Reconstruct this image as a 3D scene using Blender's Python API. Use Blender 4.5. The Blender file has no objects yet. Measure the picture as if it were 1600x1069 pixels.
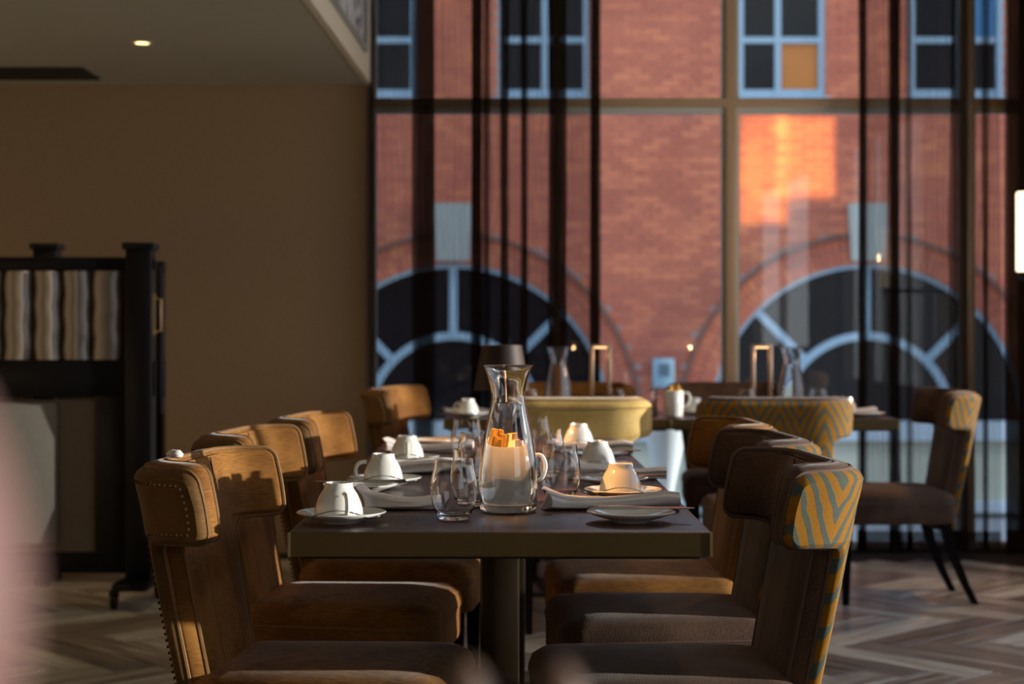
import bpy, bmesh, math, random
from mathutils import Vector, Matrix
random.seed(7)
SC = bpy.context.scene
COL = SC.collection
PI = math.pi
# ------------------------------------------------------------------ camera
F = 2600.0; VX, VY = 787.0, 517.0; CAMZ = 1.11
cam = bpy.data.cameras.new('camera'); cam_o = bpy.data.objects.new('camera', cam); COL.objects.link(cam_o)
cam_o.location = (0, 0, CAMZ); cam_o.rotation_euler = (PI/2, 0, 0)
cam.sensor_width = 36.0; cam.lens = 36.0*F/1600.0
cam.shift_x = (800-VX)/1600.0; cam.shift_y = -(534.5-VY)/1600.0
cam.clip_start = 0.05; cam.clip_end = 200
cam.dof.use_dof = True; cam.dof.focus_distance = 3.3; cam.dof.aperture_fstop = 3.6
SC.camera = cam_o
SC.view_settings.view_transform = 'Standard'; SC.view_settings.look = 'None'
SC.view_settings.gamma = 1.0; SC.view_settings.use_curve_mapping = False
SC.view_settings.exposure = 0.25
SC.cycles.max_bounces = 14; SC.cycles.transparent_max_bounces = 40
SC.cycles.transmission_bounces = 12; SC.cycles.glossy_bounces = 5; SC.cycles.diffuse_bounces = 5
SC.cycles.sample_clamp_indirect = 4.0
SC.cycles.use_denoising = True
# ------------------------------------------------------------------ world
W = bpy.data.worlds.new('sky'); SC.world = W; W.use_nodes = True
wn = W.node_tree.nodes; wl = W.node_tree.links; wn.clear()
wo = wn.new('ShaderNodeOutputWorld'); wb = wn.new('ShaderNodeBackground'); wt = wn.new('ShaderNodeTexCoord')
ws = wn.new('ShaderNodeSeparateXYZ'); wr = wn.new('ShaderNodeValToRGB')
wl.new(wt.outputs['Generated'], ws.inputs[0]); wl.new(ws.outputs['Z'], wr.inputs[0])
wr.color_ramp.elements[0].position = 0.0; wr.color_ramp.elements[0].color = (0.80, 0.82, 0.85, 1)
wr.color_ramp.elements[1].position = 0.7; wr.color_ramp.elements[1].color = (0.38, 0.62, 1.0, 1)
wl.new(wr.outputs[0], wb.inputs['Color']); wb.inputs['Strength'].default_value = 1.45
wl.new(wb.outputs[0], wo.inputs['Surface'])
# ------------------------------------------------------------------ sun through the side windows; unseen lamps added for orange patches outside
def aim(o, d): o.rotation_euler = Vector(d).to_track_quat('-Z', 'Y').to_euler()
sun = bpy.data.lights.new('sun', 'SUN'); sun.energy = 5.0; sun.angle = math.radians(0.6); sun.color = (1.0, 0.95, 0.85)
so = bpy.data.objects.new('sun', sun); COL.objects.link(so); aim(so, (-1, 0.07, -0.125))
def area(name, loc, d, sx, sy, e, col, spread=180):
    l = bpy.data.lights.new(name, 'AREA'); l.shape = 'RECTANGLE'; l.size = sx; l.size_y = sy; l.energy = e; l.color = col
    l.spread = math.radians(spread)
    o = bpy.data.objects.new(name, l); COL.objects.link(o); o.location = loc; aim(o, d); return o
area('sun_glint_wall', (2.97, 9.4, 6.42), (0, 10, -3.6), 0.52, 1.15, 3.4, (1.0, 0.62, 0.20), 1)
area('sun_glint_wall', (3.44, 9.4, 6.55), (0, 10, -3.6), 0.66, 0.85, 4.0, (1.0, 0.64, 0.20), 1)

# ------------------------------------------------------------------ helpers
def P(px, py, Y): return ((px-VX)*Y/F, Y, CAMZ-(py-VY)*Y/F)
def X(px, Y): return (px-VX)*Y/F
def Z(py, Y): return CAMZ-(py-VY)*Y/F
def mesh(name, v, f, mat=None, parent=None, smooth=True, uv=None, mats=None, mi=None, cuts=None):
    me = bpy.data.meshes.new(name); me.from_pydata([tuple(p) for p in v], [], f)
    if smooth:
        me.polygons.foreach_set('use_smooth', [True]*len(me.polygons))
    if uv:
        l = me.uv_layers.new(name='UVMap')
        for lp in me.loops: l.data[lp.index].uv = uv[lp.vertex_index]
    if mats:
        for m in mats: me.materials.append(m)
        if mi:
            me.polygons.foreach_set('material_index', mi)
    elif mat: me.materials.append(mat)
    bm = bmesh.new(); bm.from_mesh(me); bmesh.ops.recalc_face_normals(bm, faces=bm.faces); bm.to_mesh(me); bm.free()
    if smooth:
        try: me.set_sharp_from_angle(angle=math.radians(cuts or 42))
        except Exception: pass
    me.update()
    o = bpy.data.objects.new(name, me); COL.objects.link(o)
    if parent: o.parent = parent
    return o
def tag(o, label, cat, group=None, kind=None):
    if label: o['label'] = label
    if cat: o['category'] = cat
    if group: o['group'] = group
    if kind: o['kind'] = kind
    return o
def thing(name, label, cat, loc=(0, 0, 0), rz=0, group=None, kind=None):
    o = bpy.data.objects.new(name, None); COL.objects.link(o); o.location = loc; o.rotation_euler = (0, 0, rz)
    o.empty_display_size = 0.1
    return tag(o, label, cat, group, kind)
def copytree(o, loc, rz=0, label=None, group=None, parent=None):
    c = o.copy(); COL.objects.link(c)
    if parent is None:
        c.location = loc; c.rotation_euler = (0, 0, rz)
        if label: c['label'] = label
        if group: c['group'] = group
    else: c.parent = parent
    for ch in list(o.children): copytree(ch, None, parent=c)
    return c
class MB:
    def __init__(s): s.v = []; s.f = []
    def add(s, v, f):
        b = len(s.v); s.v += [tuple(p) for p in v]; s.f += [tuple(i+b for i in q) for q in f]
    def box(s, x0, x1, y0, y1, z0, z1):
        s.add([(x0,y0,z0),(x1,y0,z0),(x1,y1,z0),(x0,y1,z0),(x0,y0,z1),(x1,y0,z1),(x1,y1,z1),(x0,y1,z1)],
              [(0,3,2,1),(4,5,6,7),(0,1,5,4),(1,2,6,5),(2,3,7,6),(3,0,4,7)])
    def bbox(s, x0, x1, y0, y1, z0, z1, b=0.004, seg=2):
        bm = bmesh.new(); bmesh.ops.create_cube(bm, size=1)
        for v in bm.verts: v.co = Vector(((x0+x1)/2+v.co.x*(x1-x0), (y0+y1)/2+v.co.y*(y1-y0), (z0+z1)/2+v.co.z*(z1-z0)))
        bmesh.ops.bevel(bm, geom=list(bm.edges), offset=b, segments=seg, affect='EDGES', profile=0.5)
        s.add([v.co[:] for v in bm.verts], [[v.index for v in f.verts] for f in bm.faces] if not bm.verts.index_update() else [])
        bm.free()
    def tube(s, pts, r, n=8, closed=False):
        pts = [Vector(p) for p in pts]; m = len(pts); rs = r if isinstance(r, (list, tuple)) else [r]*m
        v = []; up = None
        for i, p in enumerate(pts):
            a = pts[(i-1) % m] if (closed or i > 0) else p; c = pts[(i+1) % m] if (closed or i < m-1) else p
            t = (c-a).normalized()
            if up is None: up = Vector((0, 0, 1)) if abs(t.z) < 0.9 else Vector((1, 0, 0))
            n1 = (up - t*up.dot(t)).normalized(); up = n1; n2 = t.cross(n1)
            for k in range(n):
                q = 2*PI*k/n; v.append(p + (n1*math.cos(q)+n2*math.sin(q))*rs[i])
        f = []
        for i in range(m if closed else m-1):
            j = (i+1) % m
            for k in range(n): f.append((i*n+k, i*n+(k+1) % n, j*n+(k+1) % n, j*n+k))
        if not closed: f += [tuple(range(n))[::-1], tuple(range((m-1)*n, m*n))]
        s.add(v, f)
    def lathe(s, prof, n=40, c=(0, 0, 0), closed=False):
        v = []; f = []; rings = []
        for (r, z) in prof:
            if r < 1e-6: rings.append([len(v)]); v.append((c[0], c[1], c[2]+z))
            else:
                rings.append(list(range(len(v), len(v)+n)))
                for k in range(n): v.append((c[0]+r*math.cos(2*PI*k/n), c[1]+r*math.sin(2*PI*k/n), c[2]+z))
        R = rings + ([rings[0]] if closed else [])
        for a, b in zip(R, R[1:]):
            for k in range(n):
                k2 = (k+1) % n
                if len(a) == 1 and len(b) == 1: continue
                if len(a) == 1: f.append((a[0], b[k2], b[k]))
                elif len(b) == 1: f.append((a[k], a[k2], b[0]))
                else: f.append((a[k], a[k2], b[k2], b[k]))
        s.add(v, f)
    def rings(s, loops, cap0=True, cap1=True):
        n = len(loops[0]); v = [p for l in loops for p in l]; f = []
        for i in range(len(loops)-1):
            for k in range(n): f.append((i*n+k, i*n+(k+1) % n, (i+1)*n+(k+1) % n, (i+1)*n+k))
        if cap0: f.append(tuple(range(n))[::-1])
        if cap1: f.append(tuple(range((len(loops)-1)*n, len(loops)*n)))
        s.add(v, f)
    def build(s, name, mat, parent=None, smooth=True, **k): return mesh(name, s.v, s.f, mat, parent, smooth, **k)
def box(name, x0, x1, y0, y1, z0, z1, mat, parent=None, b=0.0):
    m = MB()
    if b: m.bbox(x0, x1, y0, y1, z0, z1, b)
    else: m.box(x0, x1, y0, y1, z0, z1)
    return m.build(name, mat, parent, smooth=bool(b))
def spl(pts, n=6):
    """Catmull-Rom through points"""
    out = []; P_ = [Vector(p) for p in pts]
    for i in range(len(P_)-1):
        a = P_[max(i-1, 0)]; b = P_[i]; c = P_[i+1]; d = P_[min(i+2, len(P_)-1)]
        for k in range(n):
            t = k/n
            out.append(0.5*((2*b)+(c-a)*t+(2*a-5*b+4*c-d)*t*t+(3*b-a-3*c+d)*t**3))
    out.append(P_[-1]); return out
def spl2(pts, n=5): return [(max(p.x, 0), p.y) for p in spl([(a, b, 0) for a, b in pts], n)]

# ------------------------------------------------------------------ materials
def newmat(name):
    m = bpy.data.materials.new(name); m.use_nodes = True; nt = m.node_tree
    return m, nt, nt.nodes['Principled BSDF']
def N(nt, t, **k):
    n = nt.nodes.new(t)
    for a, b in k.items():
        if a.startswith('_'): setattr(n, a[1:], b)
        else: n.inputs[a].default_value = b
    return n
def simple(name, col, rough=0.5, metal=0.0, noise=0.0, nscale=20, bump=0.0, bscale=200, coat=0.0, coords='Object', spec=None, sheen=0.0):
    m, nt, b = newmat(name); L = nt.links
    b.inputs['Roughness'].default_value = rough; b.inputs['Metallic'].default_value = metal
    b.inputs['Coat Weight'].default_value = coat
    if spec is not None: b.inputs['Specular IOR Level'].default_value = spec
    if sheen: b.inputs['Sheen Weight'].default_value = sheen; b.inputs['Sheen Roughness'].default_value = 0.4
    tc = N(nt, 'ShaderNodeTexCoord')
    no = N(nt, 'ShaderNodeTexNoise', Scale=nscale, Detail=4.0); L.new(tc.outputs[coords], no.inputs['Vector'])
    hs = N(nt, 'ShaderNodeMix', _data_type='RGBA')
    hs.inputs[6].default_value = tuple(c*(1-noise) for c in col)+(1,); hs.inputs[7].default_value = tuple(min(1, c*(1+noise)) for c in col)+(1,)
    L.new(no.outputs['Fac'], hs.inputs[0]); L.new(hs.outputs[2], b.inputs['Base Color'])
    if bump:
        n2 = N(nt, 'ShaderNodeTexNoise', Scale=bscale, Detail=3.0); L.new(tc.outputs[coords], n2.inputs['Vector'])
        bp = N(nt, 'ShaderNodeBump', Strength=bump, Distance=0.002); L.new(n2.outputs['Fac'], bp.inputs['Height']); L.new(bp.outputs[0], b.inputs['Normal'])
    return m
def fabric(name, c1, c2, sx=40, sz=600, rough=0.8, sheen=0.3, strength=0.5):
    """slubbed upholstery: threads that run sideways"""
    m, nt, b = newmat(name); L = nt.links
    tc = N(nt, 'ShaderNodeTexCoord'); mp = N(nt, 'ShaderNodeMapping'); mp.inputs['Scale'].default_value = (sx, sx, sz)
    L.new(tc.outputs['Object'], mp.inputs['Vector'])
    no = N(nt, 'ShaderNodeTexNoise', Scale=1.0, Detail=3.0); L.new(mp.outputs[0], no.inputs['Vector'])
    n3 = N(nt, 'ShaderNodeTexNoise', Scale=7.0, Detail=4.0); L.new(tc.outputs['Object'], n3.inputs['Vector'])
    ad = N(nt, 'ShaderNodeMath', _operation='ADD'); L.new(no.outputs['Fac'], ad.inputs[0])
    mu = N(nt, 'ShaderNodeMath', _operation='MULTIPLY_ADD'); mu.inputs[1].default_value = 1.6; mu.inputs[2].default_value = -0.8
    L.new(n3.outputs['Fac'], mu.inputs[0]); L.new(mu.outputs[0], ad.inputs[1])
    cr = N(nt, 'ShaderNodeValToRGB'); cr.color_ramp.elements[0].position = 0.3; cr.color_ramp.elements[1].position = 0.75
    cr.color_ramp.elements[0].color = c1+(1,); cr.color_ramp.elements[1].color = c2+(1,)
    L.new(ad.outputs[0], cr.inputs[0]); L.new(cr.outputs[0], b.inputs['Base Color'])
    b.inputs['Roughness'].default_value = rough; b.inputs['Sheen Weight'].default_value = sheen; b.inputs['Sheen Roughness'].default_value = 0.35
    b.inputs['Specular IOR Level'].default_value = 0.25
    bp = N(nt, 'ShaderNodeBump', Strength=strength, Distance=0.0015); L.new(no.outputs['Fac'], bp.inputs['Height']); L.new(bp.outputs[0], b.inputs['Normal'])
    return m
M = {}
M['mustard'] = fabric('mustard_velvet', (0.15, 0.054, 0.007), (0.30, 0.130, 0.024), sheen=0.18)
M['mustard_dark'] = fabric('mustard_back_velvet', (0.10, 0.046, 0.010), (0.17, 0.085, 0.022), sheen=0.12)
M['gold'] = fabric('gold_velvet', (0.50, 0.33, 0.10), (0.70, 0.49, 0.18), sheen=0.3)
M['brown'] = fabric('brown_weave', (0.062, 0.032, 0.020), (0.125, 0.070, 0.045), sx=300, sz=300, sheen=0.16)
M['brown_pipe'] = simple('brown_piping', (0.11, 0.065, 0.05), 0.8, noise=0.3, nscale=200)
M['mustard_pipe'] = simple('mustard_piping', (0.22, 0.11, 0.035), 0.8, noise=0.3, nscale=200)
M['seam'] = simple('seam_thread', (0.08, 0.045, 0.02), 0.9)
M['stud'] = simple('brass_nailhead', (0.65, 0.52, 0.28), 0.25, metal=1.0)
M['leg'] = simple('dark_leg_wood', (0.007, 0.004, 0.003), 0.8, spec=0.12, noise=0.4, nscale=30)
def zebra():
    m, nt, b = newmat('zebra_cut_velvet'); L = nt.links
    uv = N(nt, 'ShaderNodeUVMap'); uv.uv_map = 'UVMap'
    dn = N(nt, 'ShaderNodeTexNoise', Scale=16.0, Detail=2.0); L.new(uv.outputs[0], dn.inputs['Vector'])
    sp = N(nt, 'ShaderNodeSeparateXYZ'); L.new(uv.outputs[0], sp.inputs[0])
    ph = N(nt, 'ShaderNodeMath', _operation='PINGPONG'); ph.inputs[1].default_value = 0.085
    of = N(nt, 'ShaderNodeMath', _operation='ADD'); of.inputs[1].default_value = 0.01; ab = N(nt, 'ShaderNodeMath', _operation='ABSOLUTE'); L.new(sp.outputs['X'], ab.inputs[0]); L.new(ab.outputs[0], of.inputs[0])
    L.new(of.outputs[0], ph.inputs[0])
    m1 = N(nt, 'ShaderNodeMath', _operation='MULTIPLY'); m1.inputs[1].default_value = 2.5; L.new(ph.outputs[0], m1.inputs[0])
    a1 = N(nt, 'ShaderNodeMath', _operation='ADD'); L.new(m1.outputs[0], a1.inputs[0]); L.new(sp.outputs['Y'], a1.inputs[1])
    m2 = N(nt, 'ShaderNodeMath', _operation='MULTIPLY_ADD'); m2.inputs[1].default_value = 0.045; L.new(dn.outputs['Fac'], m2.inputs[0]); L.new(a1.outputs[0], m2.inputs[2])
    m3 = N(nt, 'ShaderNodeMath', _operation='MULTIPLY'); m3.inputs[1].default_value = 2*PI/0.074; L.new(m2.outputs[0], m3.inputs[0])
    sn = N(nt, 'ShaderNodeMath', _operation='SINE'); L.new(m3.outputs[0], sn.inputs[0])
    cr = N(nt, 'ShaderNodeValToRGB'); e = cr.color_ramp.elements
    mr = N(nt, 'ShaderNodeMapRange'); mr.inputs['From Min'].default_value = -1; L.new(sn.outputs[0], mr.inputs['Value'])
    e[0].position = 0.30; e[0].color = (0.13, 0.155, 0.13, 1); e[1].position = 0.40; e[1].color = (0.40, 0.185, 0.030, 1)
    L.new(mr.outputs[0], cr.inputs[0])
    f2 = N(nt, 'ShaderNodeTexNoise', Scale=260.0, Detail=3.0); L.new(uv.outputs[0], f2.inputs['Vector'])
    mx = N(nt, 'ShaderNodeMix', _data_type='RGBA', _blend_type='MULTIPLY'); mx.inputs[0].default_value = 0.55
    L.new(cr.outputs[0], mx.inputs[6]); L.new(f2.outputs['Color'], mx.inputs[7]); 
    g = N(nt, 'ShaderNodeBrightContrast', Bright=0.0, Contrast=0.05); L.new(mx.outputs[2], g.inputs[0]); L.new(g.outputs[0], b.inputs['Base Color'])
    bp = N(nt, 'ShaderNodeBump', Strength=0.8, Distance=0.003); L.new(cr.outputs[0], bp.inputs['Height']); L.new(bp.outputs[0], b.inputs['Normal'])
    b.inputs['Roughness'].default_value = 0.8; b.inputs['Sheen Weight'].default_value = 0.08; b.inputs['Specular IOR Level'].default_value = 0.2
    return m
M['zebra'] = zebra()
M['wall'] = None
def wallpaper():
    m, nt, b = newmat('woven_wallpaper'); L = nt.links
    tc = N(nt, 'ShaderNodeTexCoord')
    mp = N(nt, 'ShaderNodeMapping'); mp.inputs['Scale'].default_value = (260, 260, 60); L.new(tc.outputs['Object'], mp.inputs['Vector'])
    mq = N(nt, 'ShaderNodeMapping'); mq.inputs['Scale'].default_value = (60, 60, 260); L.new(tc.outputs['Object'], mq.inputs['Vector'])
    a = N(nt, 'ShaderNodeTexNoise', Scale=1.0, Detail=2.0); L.new(mp.outputs[0], a.inputs['Vector'])
    c = N(nt, 'ShaderNodeTexNoise', Scale=1.0, Detail=2.0); L.new(mq.outputs[0], c.inputs['Vector'])
    ad = N(nt, 'ShaderNodeMath', _operation='ADD'); L.new(a.outputs[0], ad.inputs[0]); L.new(c.outputs[0], ad.inputs[1])
    cr = N(nt, 'ShaderNodeValToRGB'); cr.color_ramp.elements[0].position = 0.35; cr.color_ramp.elements[1].position = 0.65
    cr.color_ramp.elements[0].color = (0.30, 0.205, 0.115, 1); cr.color_ramp.elements[1].color = (0.42, 0.30, 0.18, 1)
    h = N(nt, 'ShaderNodeMath', _operation='MULTIPLY'); h.inputs[1].default_value = 0.5; L.new(ad.outputs[0], h.inputs[0])
    L.new(h.outputs[0], cr.inputs[0]); L.new(cr.outputs[0], b.inputs['Base Color']); b.inputs['Roughness'].default_value = 0.85
    bp = N(nt, 'ShaderNodeBump', Strength=0.3, Distance=0.001); L.new(h.outputs[0], bp.inputs['Height']); L.new(bp.outputs[0], b.inputs['Normal'])
    return m
M['wall'] = wallpaper()
M['plaster'] = simple('ceiling_plaster', (0.52, 0.54, 0.47), 0.9, noise=0.05, nscale=3)
M['fascia'] = simple('painted_fascia', (0.78, 0.74, 0.62), 0.7, noise=0.04)
M['vent'] = simple('vent_metal', (0.03, 0.028, 0.025), 0.5)
M['frame'] = simple('bronze_window_frame', (0.55, 0.40, 0.26), 0.4, metal=0.1, noise=0.1)
M['frame_pale'] = simple('pale_aluminium_bead', (0.66, 0.72, 0.68), 0.4)
M['sill'] = simple('pale_floor_track', (0.70, 0.74, 0.80), 0.4)
M['black'] = simple('black_lacquer', (0.003, 0.003, 0.004), 0.32, noise=0.3, spec=0.3)
M['roll'] = simple('channel_fabric', (0.20, 0.155, 0.115), 0.36, noise=0.2, nscale=12, bump=0.4, bscale=40, spec=1.0, coat=0.35)
M['panel'] = simple('taupe_panel_fabric', (0.14, 0.105, 0.07), 0.85, noise=0.15, nscale=60)
M['panel_pale'] = simple('grey_panel_fabric', (0.19, 0.175, 0.15), 0.85, noise=0.15, nscale=60)
M['brass'] = simple('brass', (0.70, 0.52, 0.30), 0.28, metal=1.0)
M['copper'] = simple('brushed_copper', (0.85, 0.60, 0.42), 0.3, metal=1.0)
M['steel'] = simple('cutlery_steel', (0.55, 0.54, 0.52), 0.15, metal=1.0)
M['china'] = simple('white_china', (0.80, 0.80, 0.76), 0.12, noise=0.03, coat=0.5, spec=0.6)
M['napkin'] = simple('linen_napkin', (0.84, 0.79, 0.77), 0.9, noise=0.06, nscale=40, bump=0.25, bscale=900)
M['napkin_pink'] = simple('tissue', (0.8, 0.76, 0.7), 0.9, noise=0.06)
M['sugar'] = simple('amber_sugar_sticks', (0.95, 0.46, 0.07), 0.6, noise=0.4, nscale=60)
M['pepper'] = simple('pepper_mill_wood', (0.11, 0.065, 0.045), 0.4, noise=0.3)
M['shade'] = simple('bronze_lamp_shade', (0.028, 0.017, 0.014), 0.5, metal=0.4, noise=0.3, nscale=900, bump=0.2, bscale=900)
M['planter'] = simple('pale_planter', (0.75, 0.80, 0.84), 0.5)
M['edge'] = simple('antique_brass_edge', (0.13, 0.085, 0.032), 0.42, metal=0.65, noise=0.15, nscale=8)
M['edge_pale'] = simple('brass_corner_strip', (0.42, 0.33, 0.16), 0.35, metal=0.7)
M['column'] = simple('bronze_table_column', (0.06, 0.042, 0.026), 0.3, metal=0.6)
M['vase'] = simple('blush_ceramic', (0.20, 0.11, 0.10), 0.5, noise=0.1)
M['paving'] = simple('street_paving', (0.30, 0.31, 0.32), 0.8, noise=0.2, nscale=3)
M['stone'] = simple('pale_stone', (0.36, 0.36, 0.33), 0.8, noise=0.12, nscale=3)
M['stone_plinth'] = simple('stone_plinth', (0.50, 0.48, 0.38), 0.8, noise=0.12, nscale=3)
M['ledge'] = simple('painted_ledge', (0.50, 0.56, 0.62), 0.6, noise=0.05)
M['blueframe'] = simple('pale_blue_window_paint', (0.32, 0.44, 0.54), 0.5, noise=0.04)
M['darkpane'] = simple('dark_window_pane', (0.010, 0.010, 0.013), 0.08, noise=0.4, nscale=1.2, spec=0.14)
M['dim_room'] = simple('dim_room_inside', (0.03, 0.025, 0.02), 0.9)
M['orange_glow_pane'] = simple('pane_painted_orange_glow', (0.62, 0.20, 0.035), 0.6, noise=0.08, nscale=3)  # orange glow put into the pane's own colour, no blind behind it
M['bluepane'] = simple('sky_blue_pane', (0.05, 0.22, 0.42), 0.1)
M['sign'] = simple('pale_blue_sign', (0.28, 0.42, 0.50), 0.5)
M['sign_in'] = simple('grey_sign_face', (0.10, 0.14, 0.17), 0.5)
M['underfloor'] = simple('floor_base', (0.02, 0.015, 0.01), 0.9)
def mortar(): return simple('mortar', (0.50, 0.30, 0.25), 0.95, noise=0.15, nscale=3)
M['mortar'] = mortar()
BW, BH = 0.225, 0.0735
def brickmat():
    m, nt, b = newmat('red_brick'); L = nt.links
    g = N(nt, 'ShaderNodeNewGeometry')
    wn_ = N(nt, 'ShaderNodeAttribute', _attribute_name='tone')
    n2 = N(nt, 'ShaderNodeTexNoise', Scale=0.9, Detail=5.0); L.new(g.outputs['Position'], n2.inputs['Vector'])
    mx = N(nt, 'ShaderNodeMath', _operation='MULTIPLY_ADD'); mx.inputs[1].default_value = 0.24; L.new(wn_.outputs['Fac'], mx.inputs[0])
    m5 = N(nt, 'ShaderNodeMath', _operation='MULTIPLY'); m5.inputs[1].default_value = 0.75; L.new(n2.outputs['Fac'], m5.inputs[0]); L.new(m5.outputs[0], mx.inputs[2])
    cr = N(nt, 'ShaderNodeValToRGB'); e = cr.color_ramp.elements
    e[0].position = 0.2; e[0].color = (0.40, 0.095, 0.060, 1); e[1].position = 0.85; e[1].color = (0.86, 0.28, 0.12, 1)
    k = e.new(0.5); k.color = (0.58, 0.155, 0.085, 1)
    L.new(mx.outputs[0], cr.inputs[0]); L.new(cr.outputs[0], b.inputs['Base Color']); b.inputs['Roughness'].default_value = 0.9
    return m
M['brick'] = brickmat()
def woodtop():
    m, nt, b = newmat('dark_red_brown_tabletop'); L = nt.links
    tc = N(nt, 'ShaderNodeTexCoord'); mp = N(nt, 'ShaderNodeMapping'); mp.inputs['Scale'].default_value = (30, 3, 3); L.new(tc.outputs['Object'], mp.inputs['Vector'])
    no = N(nt, 'ShaderNodeTexNoise', Scale=1.0, Detail=6.0, Distortion=0.6); L.new(mp.outputs[0], no.inputs['Vector'])
    cr = N(nt, 'ShaderNodeValToRGB'); cr.color_ramp.elements[0].position = 0.3; cr.color_ramp.elements[1].position = 0.7
    cr.color_ramp.elements[0].color = (0.045, 0.020, 0.015, 1); cr.color_ramp.elements[1].color = (0.115, 0.055, 0.042, 1)
    L.new(no.outputs['Fac'], cr.inputs[0]); L.new(cr.outputs[0], b.inputs['Base Color'])
    rr = N(nt, 'ShaderNodeMapRange'); rr.inputs['To Min'].default_value = 0.2; rr.inputs['To Max'].default_value = 0.42
    L.new(no.outputs['Fac'], rr.inputs['Value']); L.new(rr.outputs[0], b.inputs['Roughness'])
    bp = N(nt, 'ShaderNodeBump', Strength=0.15, Distance=0.001); L.new(no.outputs['Fac'], bp.inputs['Height']); L.new(bp.outputs[0], b.inputs['Normal'])
    return m
M['top'] = woodtop()
def plankmat():
    m, nt, b = newmat('smoked_oak_plank'); L = nt.links
    tc = N(nt, 'ShaderNodeTexCoord'); oi = N(nt, 'ShaderNodeObjectInfo')
    mp = N(nt, 'ShaderNodeMapping'); mp.inputs['Scale'].default_value = (2.5, 34, 1); L.new(tc.outputs['Object'], mp.inputs['Vector'])
    ofs = N(nt, 'ShaderNodeMath', _operation='MULTIPLY'); ofs.inputs[1].default_value = 60; L.new(oi.outputs['Random'], ofs.inputs[0])
    no = N(nt, 'ShaderNodeTexNoise', _noise_dimensions='4D', Scale=1.0, Detail=5.0, Distortion=0.4); L.new(mp.outputs[0], no.inputs['Vector']); L.new(ofs.outputs[0], no.inputs['W'])
    ad = N(nt, 'ShaderNodeMath', _operation='MULTIPLY_ADD'); ad.inputs[1].default_value = 0.32; L.new(oi.outputs['Random'], ad.inputs[0])
    hf = N(nt, 'ShaderNodeMath', _operation='MULTIPLY'); hf.inputs[1].default_value = 0.85; L.new(no.outputs['Fac'], hf.inputs[0]); L.new(hf.outputs[0], ad.inputs[2])
    cr = N(nt, 'ShaderNodeValToRGB'); e = cr.color_ramp.elements
    e[0].position = 0.25; e[0].color = (0.05, 0.042, 0.038, 1); e[1].position = 0.9; e[1].color = (0.74, 0.78, 0.70, 1)
    k = e.new(0.55); k.color = (0.24, 0.205, 0.17, 1)
    L.new(ad.outputs[0], cr.inputs[0]); L.new(cr.outputs[0], b.inputs['Base Color']); b.inputs['Roughness'].default_value = 0.30
    bp = N(nt, 'ShaderNodeBump', Strength=0.2, Distance=0.001); L.new(no.outputs['Fac'], bp.inputs['Height']); L.new(bp.outputs[0], b.inputs['Normal'])
    return m
M['plank'] = plankmat()
def glass(name, col=(1, 1, 1), ior=1.47, rough=0.0):
    m, nt, b = newmat(name); b.inputs['Base Color'].default_value = col+(1,); b.inputs['Transmission Weight'].default_value = 1.0
    b.inputs['IOR'].default_value = ior; b.inputs['Roughness'].default_value = rough; return m
M['glass'] = glass('clear_glass'); M['water'] = glass('water', (0.98, 0.99, 1.0), 1.33)
def pane():
    m = bpy.data.materials.new('window_glass'); m.use_nodes = True; nt = m.node_tree; nt.nodes.clear()
    o = nt.nodes.new('ShaderNodeOutputMaterial'); t = nt.nodes.new('ShaderNodeBsdfTransparent'); g = nt.nodes.new('ShaderNodeBsdfGlossy')
    t.inputs[0].default_value = (0.93, 0.96, 0.96, 1); g.inputs['Roughness'].default_value = 0.0
    fr = nt.nodes.new('ShaderNodeFresnel'); fr.inputs[0].default_value = 1.6; mx = nt.nodes.new('ShaderNodeMixShader')
    nt.links.new(fr.outputs[0], mx.inputs[0]); nt.links.new(t.outputs[0], mx.inputs[1]); nt.links.new(g.outputs[0], mx.inputs[2]); nt.links.new(mx.outputs[0], o.inputs[0])
    return m
M['pane'] = pane()
def sheer(name, op, col=(0.030, 0.018, 0.012)):
    m = bpy.data.materials.new(name); m.use_nodes = True; nt = m.node_tree; nt.nodes.clear(); L = nt.links
    o = nt.nodes.new('ShaderNodeOutputMaterial'); t = nt.nodes.new('ShaderNodeBsdfTransparent'); d = nt.nodes.new('ShaderNodeBsdfDiffuse'); tr = nt.nodes.new('ShaderNodeBsdfTranslucent')
    d.inputs[0].default_value = col+(1,); tr.inputs[0].default_value = tuple(c*1.3 for c in col)+(1,)
    ms = nt.nodes.new('ShaderNodeMixShader'); ms.inputs[0].default_value = 0.4; L.new(d.outputs[0], ms.inputs[1]); L.new(tr.outputs[0], ms.inputs[2])
    tc = nt.nodes.new('ShaderNodeTexCoord'); mp = nt.nodes.new('ShaderNodeMapping'); mp.inputs['Scale'].default_value = (16, 16, 1.6); L.new(tc.outputs['Object'], mp.inputs[0])
    wv = nt.nodes.new('ShaderNodeTexWave'); wv.inputs['Scale'].default_value = 1.0; wv.inputs['Distortion'].default_value = 9.0; wv.inputs['Detail'].default_value = 2; L.new(mp.outputs[0], wv.inputs['Vector'])
    mr = nt.nodes.new('ShaderNodeMapRange'); mr.inputs['To Min'].default_value = op-0.11; mr.inputs['To Max'].default_value = min(1, op+0.09); L.new(wv.outputs['Fac'], mr.inputs['Value'])
    mx = nt.nodes.new('ShaderNodeMixShader'); L.new(mr.outputs[0], mx.inputs[0]); L.new(t.outputs[0], mx.inputs[1]); L.new(ms.outputs[0], mx.inputs[2]); L.new(mx.outputs[0], o.inputs[0])
    return m
M['sheer'] = sheer('brown_sheer_voile', 0.40); M['hem'] = sheer('sheer_hem', 0.80)
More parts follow.
